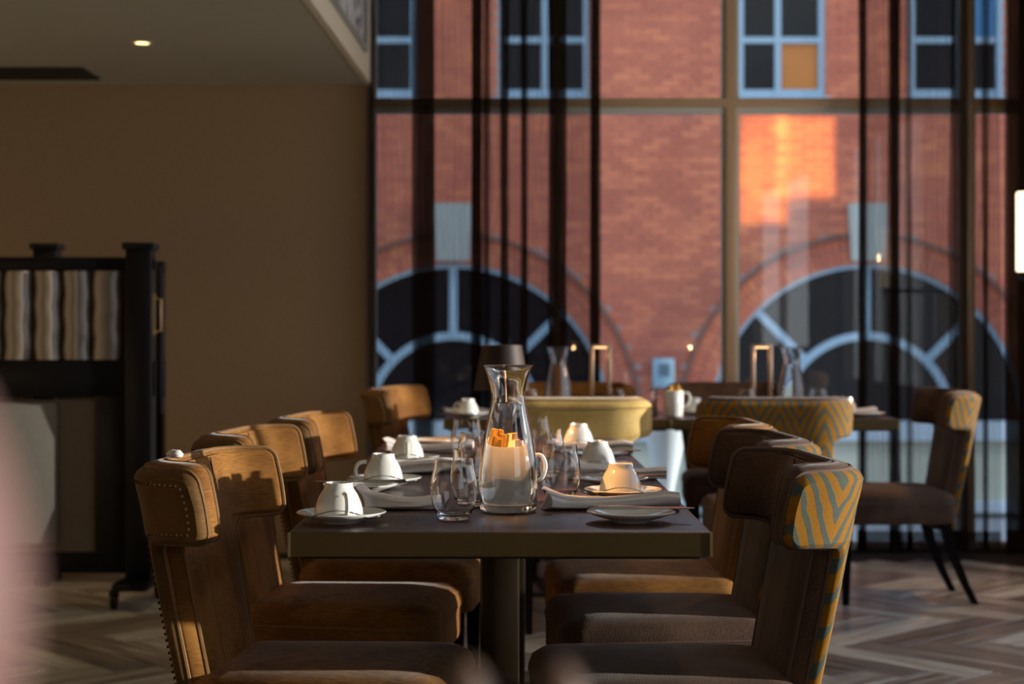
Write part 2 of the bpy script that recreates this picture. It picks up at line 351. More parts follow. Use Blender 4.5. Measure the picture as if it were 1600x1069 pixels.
def emit(name, col, s):
    m = bpy.data.materials.new(name); m.use_nodes = True; nt = m.node_tree; nt.nodes.clear()
    o = nt.nodes.new('ShaderNodeOutputMaterial'); e = nt.nodes.new('ShaderNodeEmission'); e.inputs[0].default_value = col+(1,); e.inputs[1].default_value = s
    nt.links.new(e.outputs[0], o.inputs[0]); return m
M['lampglow'] = emit('warm_lamp_diffuser', (1.0, 0.62, 0.28), 3.0)
M['sconceglow'] = emit('sconce_opal', (1.0, 0.80, 0.52), 2.2)
M['downglow'] = emit('downlight_glow', (1.0, 0.72, 0.30), 4.0)
def artmat():
    m, nt, b = newmat('abstract_grey_blue_print'); L = nt.links
    tc = N(nt, 'ShaderNodeTexCoord'); no = N(nt, 'ShaderNodeTexNoise', Scale=4.0, Detail=5.0, Distortion=2.5); L.new(tc.outputs['Object'], no.inputs['Vector'])
    cr = N(nt, 'ShaderNodeValToRGB'); e = cr.color_ramp.elements; e[0].position = 0.42; e[0].color = (0.10, 0.13, 0.18, 1); e[1].position = 0.56; e[1].color = (0.62, 0.66, 0.72, 1)
    L.new(no.outputs['Fac'], cr.inputs[0]); L.new(cr.outputs[0], b.inputs['Base Color']); b.inputs['Roughness'].default_value = 0.6
    return m
M['art'] = artmat()

# ------------------------------------------------------------------ room shell
WY = 8.46          # glazed wall
LWY = 8.30         # papered wall facing the camera
RX = 2.95; LX = -4.2; BY = -3.0; CH = 3.4; SOF = Z(133, LWY)
fl = box('floor', LX, RX, BY, WY+0.12, -0.25, -0.012, M['underfloor']); fl['kind'] = 'structure'
# herringbone planks
PW, PL = 0.15, 0.75
def plank_mesh(seed):
    bm = bmesh.new(); bmesh.ops.create_cube(bm, size=1)
    for v in bm.verts: v.co = Vector((v.co.x*(PL-0.003), v.co.y*(PW-0.003), v.co.z*0.012-0.006))
    top = [e for e in bm.edges if all(v.co.z > -0.001 for v in e.verts)]
    bmesh.ops.bevel(bm, geom=top, offset=0.0015, segments=1, affect='EDGES')
    me = bpy.data.meshes.new('plank'); bm.to_mesh(me); bm.free(); me.materials.append(M['plank']); return me
pm = plank_mesh(0)
ang = math.radians(-47); ca, sa = math.cos(ang), math.sin(ang)
near = []; rest = []
K = int(PL/PW)
for i in range(-70, 71):
    for j in range(-14, 15):
        # herringbone lattice: L-shaped pair
        for kind in (0, 1):
            ox = i*PW + j*PL; oy = i*PW - j*PL
            if kind == 0: cx, cy, r = ox+PL/2, oy+PW/2, 0.0
            else: cx, cy, r = ox+PL+PW/2, oy+PW-PL/2+ 0.0, PI/2
            wx = cx*ca-cy*sa + 0.13; wy = cx*sa+cy*ca + 5.9
            if not (LX+0.35 < wx < RX-0.35 and BY+0.35 < wy < WY-0.3): continue
            (near if (wy > 4.9 and -2.3 < wx < 2.6) else rest).append((wx, wy, r+ang))
near.sort(key=lambda t: t[1])
rest += near[300:]; near = near[:300]
for k, (wx, wy, r) in enumerate(near):
    o = bpy.data.objects.new('plank', pm); COL.objects.link(o); o.parent = fl; o.location = (wx, wy, random.uniform(-0.0006, 0.0)); o.rotation_euler = (0, 0, r)
pb = MB()
for wx, wy, r in rest:
    c, s = math.cos(r), math.sin(r)
    vv = [(wx+v.co.x*c-v.co.y*s, wy+v.co.x*s+v.co.y*c, v.co.z) for v in pm.vertices]
    pb.add(vv, [tuple(p.vertices) for p in pm.polygons])
o = pb.build('plank_field', M['plank'], fl, smooth=False); o['kind'] = 'stuff'

def struct(o): o['kind'] = 'structure'; return o
WLX = X(572, LWY)   # right end of the papered wall
struct(box('wall_far', LX, WLX, LWY, LWY+0.16, 0.0, SOF+1.2, M['wall']))
struct(box('trim_1', WLX, WLX+0.012, LWY-0.002, LWY+0.16, 0.0, SOF, simple('wall_end_trim', (0.16, 0.11, 0.07), 0.6)))
# soffit with lit fascia
m = MB(); x1 = X(475, 6.19); slope = (WLX-x1)/(LWY-6.19)
def sx(y): return WLX+(y-LWY)*slope
v = [(LX, BY, SOF), (sx(BY), BY, SOF), (sx(LWY), LWY, SOF), (LX, LWY, SOF)]
v += [(a, b, SOF+0.14) for a, b, c in v]
m.add(v, [(0, 1, 2, 3), (4, 7, 6, 5), (0, 4, 5, 1), (1, 5, 6, 2), (2, 6, 7, 3), (3, 7, 4, 0)])
sof = struct(m.build('ceiling', M['plaster'], smooth=False))
m = MB(); e = 0.03
v = [(sx(BY), BY, SOF-0.004), (sx(BY)+e, BY, SOF-0.004), (sx(LWY)+e, LWY+.0, SOF-0.004), (sx(LWY), LWY+.0, SOF-0.004)]
v += [(a, b, CH) for a, b, c in v]
m.add(v, [(0, 1, 2, 3), (4, 7, 6, 5), (0, 4, 5, 1), (1, 5, 6, 2), (2, 6, 7, 3), (3, 7, 4, 0)])
struct(m.build('trim_2', M['fascia'], smooth=False))
struct(box('ceiling', sx(BY), RX, BY, WY+0.1, CH, CH+0.2, M['plaster']))
struct(box('wall_back', LX, RX, BY-0.1, BY, 0, CH+0.2, M['wall']))
struct(box('wall_left', LX-0.1, LX, BY, LWY+0.1, 0, SOF+0.2, M['wall']))
# unseen right wall with tall windows: piers, head and sills shaped for the sunlight
m = MB(); m.box(RX, RX+0.12, BY, WY+0.1, 2.7, CH+0.2); m.box(RX, RX+0.12, BY, WY+0.1, -0.05, 0.10); m.box(RX, RX+0.12, -2.7, 0.9, 0.10, 0.95); m.box(RX, RX+0.12, 2.45, 7.25, 0.10, 0.70)
for a, b in ((BY, -2.7), (0.9, 2.45), (7.25, WY+0.1)): m.box(RX, RX+0.12, a, b, 0.10, 2.7)
struct(m.build('wall_right', M['wall'], smooth=False))
wr_ = struct(thing('window_2', None, None))
for y in (-0.9, 4.05, 5.65): box('mullion', RX+0.02, RX+0.10, y-0.02, y+0.02, 0.70 if y > 0 else 0.95, 2.7, M['frame'], wr_)
# artwork on the fascia
ar = thing('wall_print', 'framed grey and blue abstract print high on the pale fascia above the soffit', 'picture', (0, 0, 0))
def fq(y0, y1, z0, z1, off, th, mat, nm, par):
    mb = MB(); v = []
    for o_ in (off, off+th):
        v += [(sx(y0)+e+o_, y0, z0), (sx(y1)+e+o_, y1, z0), (sx(y1)+e+o_, y1, z1), (sx(y0)+e+o_, y0, z1)]
    mb.add(v, [(0, 1, 2, 3), (4, 7, 6, 5), (0, 4, 5, 1), (1, 5, 6, 2), (2, 6, 7, 3), (3, 7, 4, 0)]); return mb.build(nm, mat, par, smooth=False)
zb = SOF+0.10
fq(5.2, 7.9, zb+0.02, CH-0.12, 0.0005, 0.012, M['art'], 'canvas', ar)
fm = simple('silver_picture_frame', (0.40, 0.46, 0.42), 0.4, metal=0.4)
for (a, b, c, d) in ((5.18, 7.92, zb, zb+0.02), (5.18, 7.92, CH-0.12, CH-0.10), (7.90, 7.92, zb, CH-0.10), (5.18, 5.20, zb, CH-0.10)): fq(a, b, c, d, 0.0005, 0.02, fm, 'frame_rail', ar)
# recessed downlight + vent in the soffit
def downlight(px, py, label, zc=SOF):
    Y = (zc-CAMZ)*F/(VY-py); x = X(px, Y)
    t = thing('recessed_downlight', label, 'ceiling light', (x, Y, zc), 0)
    mb = MB(); mb.lathe([(0.030, -0.001), (0.030, -0.005), (0.045, -0.006), (0.048, -0.001)], 24, closed=True); mb.build('trim_ring', M['fascia'], t)
    mb = MB(); mb.lathe([(0, -0.003), (0.030, -0.003), (0.030, -0.001), (0, -0.001)], 24); mb.build('lamp', M['downglow'], t)
    return t
t = downlight(222, 66, 'small glowing warm downlight recessed in the low soffit')
l = bpy.data.lights.new('downlight_beam', 'SPOT'); l.energy = 9; l.color = (1, 0.68, 0.36); l.spot_size = 1.5; l.spot_blend = 0.6; l.shadow_soft_size = 0.03
lo = bpy.data.objects.new('downlight_beam', l); COL.objects.link(lo); lo.location = t.location+Vector((0, 0, -0.02))
vy = (SOF-CAMZ)*F/(VY-115)
vt = thing('slot_air_vent', 'long dark slot air vent in the low soffit near the papered wall', 'vent')
xl, xr = -3.2, X(145, vy)
box('backing', xl, xr, vy-0.20, vy+0.16, SOF-0.004, SOF-0.0005, M['vent'], vt)
for k in range(4): box('slat', xl, xr, vy-0.17+k*0.09, vy-0.15+k*0.09, SOF-0.014, SOF-0.004, M['vent'], vt)
# warm room spots over the tables; soffit ones added unseen to brighten the wall
for (x, y, e_) in ((0.75, 3.9, 16), (-0.15, 5.6, 8), (0.9, 6.2, 8), (1.9, 5.0, 10), (-2.2, 6.6, 5), (-1.25, 6.9, 12)):
    zc = CH if x > -0.6 else SOF
    l = bpy.data.lights.new('ceiling_spot_or_wall_fill', 'SPOT'); l.energy = e_; l.color = (1, 0.66, 0.34); l.spot_size = 1.15 if x > -1 else 2.3; l.spot_blend = 0.5 if x > -1 else 0.9; l.shadow_soft_size = 0.04
    lo = bpy.data.objects.new('ceiling_spot_or_wall_fill', l); COL.objects.link(lo); lo.location = (x, y, zc-0.03)

l = bpy.data.lights.new('table_spot', 'SPOT'); l.energy = 210; l.color = (1, 0.43, 0.11); l.spot_size = math.radians(10.5); l.spot_blend = 0.35; l.shadow_soft_size = 0.02
lo = bpy.data.objects.new('table_spot', l); COL.objects.link(lo); lo.location = (-0.92, 3.35, SOF-0.04); aim(lo, Vector((0.12, 3.52, 0.86))-lo.location)
# ------------------------------------------------------------------ glazed wall
w1 = struct(thing('window_1', None, None))
mull = [(573, 583), (1134, 1151), (1506, 1524)]
TZ0, TZ1 = Z(167, WY), Z(153, WY)
for a, b in mull+[(1900, 1916)]:
    if a > 1600: break
    box('mullion', X(a, WY), X(b, WY), WY, WY+0.10, 0.03, CH, M['frame'], w1, b=0.003)
box('mullion', X(866, WY), X(874, WY), WY, WY+0.10, 0.03, CH, M['frame'], w1, b=0.003)
box('transom', X(570, WY), RX, WY-0.003, WY+0.10, TZ0, TZ1, M['frame'], w1, b=0.003)
box('transom_bead', X(570, WY), RX, WY+0.02, WY+0.075, TZ0-0.030, TZ0, M['frame_pale'], w1)
box('bottom_track', X(570, WY), RX, WY-0.03, WY+0.10, 0.0, 0.035, M['sill'], w1, b=0.004)
for px in (583.5, 1129, 1152): box('glazing_bead', X(px, WY), X(px+4, WY), WY+0.03, WY+0.07, 0.035, CH, M['frame_pale'], w1)
edges = [X(578, WY), X(870, WY), X(1142, WY), X(1515, WY), RX]
for a, b in zip(edges, edges[1:]):
    for z0, z1 in ((0.035, TZ0), (TZ1, CH)): box('pane', a+0.01, b-0.01, WY+0.045, WY+0.055, z0, z1, M['pane'], w1)

# ------------------------------------------------------------------ street and brick building outside
EY = 19.0; ES = F/EY
def ex(px): return (px-VX)/ES
def ez(py): return CAMZ-(py-VY)/ES
GZ = -1.0
struct(box('street_ground', -30, 30, WY+0.12, 60, GZ-0.2, GZ, M['paving']))
bd = thing('brick_building', 'red brick building across the street with blue framed windows and arched ground floor', 'building', (0, EY, GZ), 0)
def bpart(o): o.parent = bd; o.location = (0, -EY, -GZ); return o
SILL = ez(658); AR = 246/ES; AO = 292/ES
arches = [(ex(708), SILL), (ex(1355), SILL)]
arch_all = arches+[(ex(61), SILL), (ex(2002), SILL)]
wins = [(583, 652, -330, 152), (776, 922, -330, 152), (1152, 1290, -330, 152), (1420, 1568, -330, 152)]
WR = [(ex(a)-(0.45 if a == 583 else 0), ex(b), ez(d), ez(c)) for a, b, c, d in wins]
wx0, wx1, wz1 = -9.0, 14.0, 6.6
# wall core with holes is simply a set-back mortar sheet in cells between openings
m = MB()
def inside(x, z, pad=0.0):
    for a, b, c, d in WR:
        if a-pad < x < b+pad and c-pad < z < d+pad: return True
    for cx, cz in arch_all:
        if (x-cx)**2+(z-cz)**2 < (AR+pad)**2 and z > cz-0.01: return True
    return False
# mortar core : polygon bands by column scan
st = 0.06; nx = int((wx1-wx0)/st)
for i in range(nx):
    xa = wx0+i*st; xb = xa+st; xm = (xa+xb)/2; segs = [(SILL, wz1)]
    cuts = [(c, d) for a, b, c, d in WR if a < xm < b]
    for cx, cz in arch_all:
        if abs(xm-cx) < AR: cuts.append((cz-0.01, cz+math.sqrt(AR**2-(xm-cx)**2)))
    for c, d in cuts:
        ns = []
        for p, q in segs:
            if d <= p or c >= q: ns.append((p, q)); continue
            if c > p: ns.append((p, c))
            if d < q: ns.append((d, q))
        segs = ns
    for p, q in segs: m.add([(xa, EY+0.012, p), (xb, EY+0.012, p), (xb, EY+0.012, q), (xa, EY+0.012, q)], [(0, 1, 2, 3)])
bpart(m.build('mortar_core', M['mortar'], None, smooth=False))
# bricks
bmv = [(-.5, 0, -.5), (.5, 0, -.5), (.5, 0, .5), (-.5, 0, .5), (-.5, 1, -.5), (.5, 1, -.5), (.5, 1, .5), (-.5, 1, .5)]
bmf = [(0, 1, 2, 3), (1, 5, 6, 2), (4, 0, 3, 7), (3, 2, 6, 7), (4, 5, 1, 0)]
LB = 0.213; HB = 0.063; brk = random.Random(4)
def tone(me, vals):
    at = me.attributes.new('tone', 'FLOAT', 'POINT'); at.data.foreach_set('value', vals)
bmes = []
for k in range(12):
    me_ = bpy.data.meshes.new('brick'); me_.from_pydata([(a*LB, b*0.02, c*HB) for a, b, c in bmv], [], bmf); me_.materials.append(M['brick']); tone(me_, [k/11]*8); bmes.append(me_)
def tones(o, n=8):
    c = len(o.data.vertices)//n; vals = []
    for k in range(c): vals += [brk.random()**1.3]*n
    tone(o.data, vals)
bst = MB(); single = []
rows = int((wz1-SILL)/BH)
for r in range(rows):
    z = SILL+BH*(r+0.5)
    for c in range(int((wx1-wx0)/BW)):
        x = wx0+BW*(c+0.5+(0.5 if r % 2 else 0))
        if z > ez(-60) or x < ex(560) or x > ex(1640):   # beyond the frame a plain sheet of the same brick is enough
            pass
        bad = False
        for cx, cz in arch_all:
            if (abs(x-cx)-LB/2*0) ** 2 + (z-cz)**2 < (AO+0.02)**2: bad = True
        xa, xb = x-LB/2, x+LB/2
        for a, b, cc, d in WR:
            if cc-BH/2 < z < d+BH/2:
                if xa >= a and xb <= b: bad = True
                elif xa < a < xb: xb = a
                elif xa < b < xb: xa = b
        if bad or xb-xa < 0.03: continue
        full = abs((xb-xa)-LB) < 1e-6
        px = VX+x*ES; py = VY-(z-CAMZ)*ES
        if full and 945 < px < 1335 and 5 < py < 520: single.append((x, z))
        else:
            bst.add([((xa+xb)/2+a*(xb-xa), EY+b*0.02, z+c2*HB) for a, b, c2 in bmv], bmf)
single.sort(key=lambda q: abs(VX+q[0]*ES-1140)+abs(VY-(q[1]-CAMZ)*ES-270))
for x, z in single[300:]: bst.add([(x+a*LB, EY+b*0.02, z+c*HB) for a, b, c in bmv], bmf)
for x, z in single[:300]:
    o = bpy.data.objects.new('brick', bmes[int(12*brk.random()**1.3)]); COL.objects.link(o); o.parent = bd; o.location = (x, random.uniform(-0.003, 0.003), z-GZ)
o = bpart(bst.build('brickwork', M['brick'], None, smooth=False)); o['kind'] = 'stuff'; tones(o)
# voussoirs, hood and frames of the arches
vb = MB(); hood = MB()
for cx, cz in arch_all:
    n = 78
    for k in range(n):
        for (r0, r1) in ((AR, AR+0.5*(AO-AR)-0.006), (AR+0.5*(AO-AR)+0.006, AO-0.03)):
            a0 = PI*(k+0.07)/n; a1 = PI*(k+0.93)/n
            if 88 < math.degrees((a0+a1)/2) < 92: pass
            q = [(cx+r*math.cos(a), cz+r*math.sin(a)) for r, a in ((r0, a0), (r1, a0), (r1, a1), (r0, a1))]
            vb.add([(x, EY-0.01, z) for x, z in q]+[(x, EY+0.02, z) for x, z in q], [(0, 1, 2, 3), (0, 4, 5, 1), (1, 5, 6, 2), (2, 6, 7, 3), (3, 7, 4, 0)])
    pts = [(cx+AO*math.cos(PI*k/40), cz+AO*math.sin(PI*k/40)) for k in range(41)]
    lp = [[(cx+(AO+dr)*math.cos(PI*k/40), EY+dy, cz+(AO+dr)*math.sin(PI*k/40)) for dr, dy in ((-0.03, 0.02), (-0.03, -0.05), (0.02, -0.05), (0.02, 0.02))] for k in range(41)]
    hood.rings(lp)
o = bpart(vb.build('arch_brickwork', M['brick'], None, smooth=False)); o['kind'] = 'stuff'; tones(o)
bpart(hood.build('hood_mould', simple('dark_brick_hood', (0.19, 0.085, 0.06), 0.9), None, smooth=False))
for i, (cx, cz) in enumerate(arch_all):
    wroot = mesh('arched_window', *((lambda s: (s.v, s.f))((lambda s: (s.rings([[(cx+r*math.cos(PI*k/48), EY+y, cz+r*math.sin(PI*k/48)) for r, y in ((AR+0.02, 0.10), (AR+0.02, 0.03), (AR-0.05, 0.03), (AR-0.05, 0.10))] for k in range(49)]), s)[1])(MB()))), M['blueframe'], None, False)
    bpart(wroot)
    r2 = 133/ES; w_ = 0.045
    s = MB(); s.rings([[(cx+r*math.cos(PI*k/40), EY+y, cz+r*math.sin(PI*k/40)) for r, y in ((r2+w_, 0.10), (r2+w_, 0.04), (r2-w_, 0.04), (r2-w_, 0.10))] for k in range(41)])
    s.build('inner_arch_bar', M['blueframe'], wroot, smooth=False)
    for a in (90, 45, 135):
        a = math.radians(a); d = Vector((math.cos(a), math.sin(a))); q = Vector((-d.y, d.x))*0.045
        c_ = Vector((cx, cz)); pts = [c_+d*r2+q, c_+d*AR+q, c_+d*AR-q, c_+d*r2-q]
        s = MB(); s.add([(p.x, EY+0.035, p.y) for p in pts]+[(p.x, EY+0.10, p.y) for p in pts], [(0, 1, 2, 3), (0, 4, 5, 1), (1, 5, 6, 2), (2, 6, 7, 3), (3, 7, 4, 0)])
        s.build('glazing_bar', M['blueframe'], wroot, smooth=False)
    s = MB(); vv = [(cx, EY+0.09, cz)]+[(cx+AR*math.cos(PI*k/40), EY+0.09, cz+AR*math.sin(PI*k/40)) for k in range(41)]
    s.add(vv+[(a, b+0.02, c) for a, b, c in vv], [(0, k+1, k+2) for k in range(40)]+[(42, 42+k+2, 42+k+1) for k in range(40)]); s.build('pane', M['darkpane'], wroot, smooth=False)
    # keystone
    s = MB(); z0, z1 = ez(408), ez(318); a, b = 26/ES, 31/ES
    s.add([(cx-a, EY-0.07, z0), (cx+a, EY-0.07, z0), (cx+b, EY-0.07, z1), (cx-b, EY-0.07, z1), (cx-a, EY+0.03, z0), (cx+a, EY+0.03, z0), (cx+b, EY+0.03, z1), (cx-b, EY+0.03, z1)],
          [(0, 1, 2, 3), (4, 7, 6, 5), (0, 4, 5, 1), (1, 5, 6, 2), (2, 6, 7, 3), (3, 7, 4, 0)])
    bpart(s.build('keystone', M['stone'], None, smooth=False))
for (a, b, c, d), (pa, pb_, pc, pd) in zip(WR, wins):
    s = MB(); f_ = 0.075
    s.box(a, a+f_, EY+0.02, EY+0.09, c, d); s.box(b-f_, b, EY+0.02, EY+0.09, c, d); s.box(a, b, EY+0.018, EY+0.09, c, c+0.09); s.box(a, b, EY+0.018, EY+0.09, d-f_, d)
    wf = bpart(s.build('sash_window', M['blueframe'], None, smooth=False))
    mx_ = ex({583: 560, 776: 851, 1152: 1216, 1420: 1500}[pa])
    box('glazing_bar', mx_-0.035, mx_+0.035, EY+0.015, EY+0.09, c, d, M['blueframe'], wf)
    for k, py in enumerate((62, -50, -160, -270)): box('glazing_bar', a, b, EY+0.017, EY+0.09, ez(py)-0.035, ez(py)+0.035, M['blueframe'], wf)
    pys = [152, 62, -50, -160, -270, -330]
    for (x0, x1_) in ((a, mx_), (mx_, b)):
        for k in range(5):
            mt = M['darkpane']
            if pa == 1152 and x0 == mx_ and k == 0: mt = M['orange_glow_pane']
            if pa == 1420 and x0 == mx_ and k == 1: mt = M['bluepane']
            box('pane', x0, x1_, EY+0.07, EY+0.08, ez(pys[k]), ez(pys[k+1]), mt, wf)
    s = MB(); s.box(a-0.05, b+0.05, EY-0.05, EY+0.03, c-0.06, c)
    s.build('window_sill', M['blueframe'], wf, smooth=False)
# plinth
bpart(box('plinth_ledge', wx0, wx1, EY-0.14, EY+0.2, ez(688), SILL, M['ledge']))
bpart(box('stone_plinth', wx0, wx1, EY-0.05, EY+0.3, GZ, ez(688), M['stone_plinth']))
bpart(box('base_ledge', wx0, wx1, EY-0.3, EY, ez(797), ez(781), M['ledge']))
bpart(box('building_core', wx0, wx1, EY+0.3, EY+6, GZ, wz1, M['dim_room']))
sg = thing('street_sign_box', 'pale blue box with a grey face fixed low on the brick wall between the arches', 'sign', (0, 0, 0))
box('case', ex(1019), ex(1052), EY-0.12, EY-0.012, ez(605), ez(560), M['sign'], sg, b=0.01)
box('face', ex(1027), ex(1045), EY-0.125, EY-0.119, ez(588), ez(568), M['sign_in'], sg)

# ------------------------------------------------------------------ sheer curtains
def curtain(name, label, plan, z0, z1):
    """plan: list of (px, dy) at depth 8.2"""
    t = thing(name, label, 'curtain', (0, 0, 0), 0, 'brown sheer curtains on the glazed wall')
    CY = 8.22
    pts = [(X(px, CY), CY+dy) for px, dy in plan]
    def sheet(za, zb_, nz, nm, mat, off=0.0):
        v = []; f = []; n = len(pts)
        for k in range(nz+1):
            z = za+(zb_-za)*k/nz
            for i, (x, y) in enumerate(pts):
                v.append((x+0.006*math.sin(z*1.7+i*0.9)+off*0, y+off+0.006*math.sin(z*2.3+i*1.7), z))
        for k in range(nz):
            for i in range(n-1): f.append((k*n+i, k*n+i+1, (k+1)*n+i+1, (k+1)*n+i))
        return mesh(nm, v, f, mat, t, True, cuts=180)
    sheet(z0, z1, 26, 'sheer_cloth', M['sheer'])
    sheet(z0, z0+0.10, 2, 'hem', M['hem'], -0.004)
    return t
def plan(segs):
    """segs: ('s',a,b) sheer or ('f',a,b,layers) folded band"""
    out = []; ph = 0
    for sg_ in segs:
        if sg_[0] == 's':
            a, b = sg_[1:3]; n = max(2, int(abs(b-a)/5))
            for k in range(n+1):
                ph += 0.33; out.append((a+(b-a)*k/n, 0.016*math.sin(ph)))
        else:
            a, b, L_ = sg_[1:]
            for k in range(L_):
                p, q = (a, b) if k % 2 == 0 else (b, a)
                jit = (b-a)*0.12
                p += random.uniform(-jit, jit); q += random.uniform(-jit, jit)
                for j in range(5):
                    tt = j/4; out.append((p+(q-p)*tt, -0.03+0.07*k/max(1, L_-1)+0.008*math.sin(tt*PI)))
    return out
curtain('sheer_curtain', 'long brown sheer curtain with dark folds left of the clear window bay',
        plan([('f', 577, 582, 3), ('s', 583, 647), ('f', 648, 676, 7), ('s', 678, 736), ('f', 738, 751, 9), ('s', 752, 757), ('f', 757, 764, 5), ('s', 765, 783), ('f', 783, 793, 7),
              ('s', 795, 815), ('f', 815, 823, 7), ('s', 824, 858), ('f', 859, 882, 7), ('s', 883, 923), ('f', 924, 936, 9)]), 0.02, CH-0.05)
curtain('sheer_curtain', 'narrow brown sheer curtain right of the clear window bay, behind the single zebra chair',
        plan([('f', 1344, 1352, 9), ('s', 1353, 1390), ('f', 1392, 1404, 9), ('s', 1405, 1420), ('f', 1420, 1422, 3), ('s', 1423, 1486), ('f', 1488, 1510, 5), ('s', 1511, 1538), ('f', 1539, 1542, 5), ('s', 1543, 1562)]), 0.02, CH-0.05)
curtain('sheer_curtain', 'dense dark gathered sheer curtain at the far right edge beside the glowing wall light',
        plan([('f', 1574, 1604, 7), ('f', 1596, 1640, 7), ('s', 1641, 1660)]), 0.02, CH-0.05)

# ------------------------------------------------------------------ wall light at the right edge
wlY = 7.2
wl_ = thing('wall_light', 'glowing opal cylinder wall light at the right edge by the curtain', 'wall light', (X(1608, wlY), wlY, Z(425, wlY)))
hh = (425-300)*wlY/F
s = MB(); s.lathe([(0, 0.002), (0.052, 0.002), (0.055, 0.01), (0.055, hh-0.01), (0.052, hh), (0, hh)], 32); s.build('opal_shade', M['sconceglow'], wl_)
s = MB(); s.lathe([(0, -0.035), (0.03, -0.035), (0.045, -0.02), (0.045, 0.0), (0, 0.0)], 24); s.tube([(0.03, 0, -0.02), (0.3, 0.0, -0.02), (RX-X(1608, wlY), 0.05, -0.02)], 0.012); s.build('bracket', M['black'], wl_)
l = bpy.data.lights.new('wall_light_glow', 'POINT'); l.energy = 26; l.color = (1, 0.58, 0.24); l.shadow_soft_size = 0.06
lo = bpy.data.objects.new('wall_light_glow', l); COL.objects.link(lo); lo.location = (X(1608, wlY)+0.02, wlY-0.10, Z(360, wlY))

# ------------------------------------------------------------------ black panelled screens on castors, left
SY = 6.75
def screen(name, label, x0, x1, Y, ztop_post, ztop_rail, post_xs, detail=True):
    t = thing(name, label, 'screen', ((x0+x1)/2, Y, 0), 0, 'black screens by the papered wall')
    ox = (x0+x1)/2
    def b(nm, a, c, y0, y1, z0, z1, mt, bv=0.004, par=None): return box(nm, a-ox, c-ox, y0, y1, z0, z1, M[mt], par or t, b=bv)
    for a, c in post_xs:
        b('post', a, c, -0.05, 0.05, 0.10, ztop_post-0.025, 'black')
        b('post_cap', a-0.012, c+0.012, -0.062, 0.062, ztop_post-0.028, ztop_post, 'black')
    b('top_rail', x0, x1, -0.028, 0.028, ztop_rail-0.055, ztop_rail, 'black')
    z1 = Z(425, Y); z0 = Z(562, Y)
    b('middle_rail', x0, x1, -0.025, 0.025, Z(620, Y), z0, 'black'); b('bottom_rail', x0, x1, -0.025, 0.025, 0.13, Z(862, Y), 'black')
    b('inner_stile', X(150, Y), post_xs[-1][0]+0.01, -0.024, 0.024, 0.13, z0-0.01, 'black')
    return t, ox
px0, px1 = X(200, SY), X(240, SY)
t, ox = screen('folding_screen', 'black framed screen with channelled fabric panel and brass handle, front one by the papered wall', -2.6, px1, SY, Z(380, SY), Z(402, SY), [(-2.6, -2.5), (px0, px1)])
z1, z0 = Z(424, SY), Z(562, SY)
cxs = [-92, -44, 5, 52, 97, 143, 192]
box('backing_panel', -2.5-ox, px0-ox, 0.02, 0.03, z0, z1, M['panel'], t)
for a, b in zip(cxs, cxs[1:]):
    xa, xb = X(a+1, SY), X(b-1, SY); n = 14
    s = MB(); lo_ = []
    for k in range(9):
        z = z0+(z1-z0)*k/8; w = 0.004*math.sin(k*1.9+a)
        lo_.append([((xa+xb)/2+w+(xb-xa)/2*math.cos(PI+PI*j/n)-ox, -0.055*math.sin(PI*j/n)**0.8+0.018, z) for j in range(n+1)]+[(xb-ox, 0.022, z), (xa-ox, 0.022, z)])
    s.rings(lo_); s.build('fabric_channel', M['roll'], t)
box('lower_panel', -2.5-ox, X(150, SY)-ox, -0.012, 0.012, Z(862, SY), Z(625, SY), M['panel'], t)
box('pale_panel_inset', -2.5-ox, X(92, SY)-ox, -0.022, -0.010, Z(850, SY), Z(628, SY), M['panel_pale'], t, b=0.012)
s = MB(); hx = px1-ox; s.tube([(hx, 0.0, Z(465, SY)), (hx+0.03, 0, Z(468, SY)), (hx+0.03, 0, Z(517, SY)), (hx, 0, Z(520, SY))], 0.005); s.build('handle', M['brass'], t)
box('handle_plate', hx, hx+0.004, -0.02, 0.02, Z(524, SY), Z(459, SY), M['brass'], t)
s = MB(); s.bbox(px0-0.03-ox, px1+0.006-ox, -0.16, 0.20, 0.075, 0.105, 0.004); s.build('foot_bar', M['black'], t)
s = MB(); s.bbox(-2.62-ox, -2.48-ox, -0.16, 0.20, 0.075, 0.105, 0.004); s.build('foot_bar', M['black'], t)
for cx_, cy_ in ((X(190, SY), -0.13), (X(235, SY), 0.16), (-2.55, -0.13), (-2.55, 0.16)):
    s = MB(); s.rings([[(cx_-ox+dx, cy_+0.028*math.cos(2*PI*k/20), 0.030+0.028*math.sin(2*PI*k/20)) for k in range(20)] for dx in (-0.012, 0.012)])
    c = s.build('caster', M['black'], t); s = MB(); s.bbox(cx_-ox-0.018, cx_-ox+0.018, cy_-0.015, cy_+0.015, 0.05, 0.076, 0.002); s.build('caster_fork', M['black'], c)
SY2 = 7.35
t2, ox2 = screen('folding_screen', 'black framed screen behind the channelled one, only its post tops and edge showing', -2.75, X(258, SY2), SY2, Z(381, SY2), Z(408, SY2), [(X(56, SY2), X(92, SY2))])
box('end_post', X(243, SY2)-ox2, X(256, SY2)-ox2, -0.04, 0.04, 0.0, Z(418, SY2), M['black'], t2, b=0.004)
for o in list(t2.children):
    if o.name.startswith('inner_stile'): bpy.data.objects.remove(o)
box('screen_board', -2.7-ox2, X(243, SY2)-ox2, -0.01, 0.01, 0.13, Z(440, SY2), M['panel'], t2)
for cx_ in (-2.6, X(75, SY2)):
    box('foot_block', cx_-ox2-0.03, cx_-ox2+0.03, -0.12, 0.12, 0.0, 0.14, M['black'], t2, b=0.004)

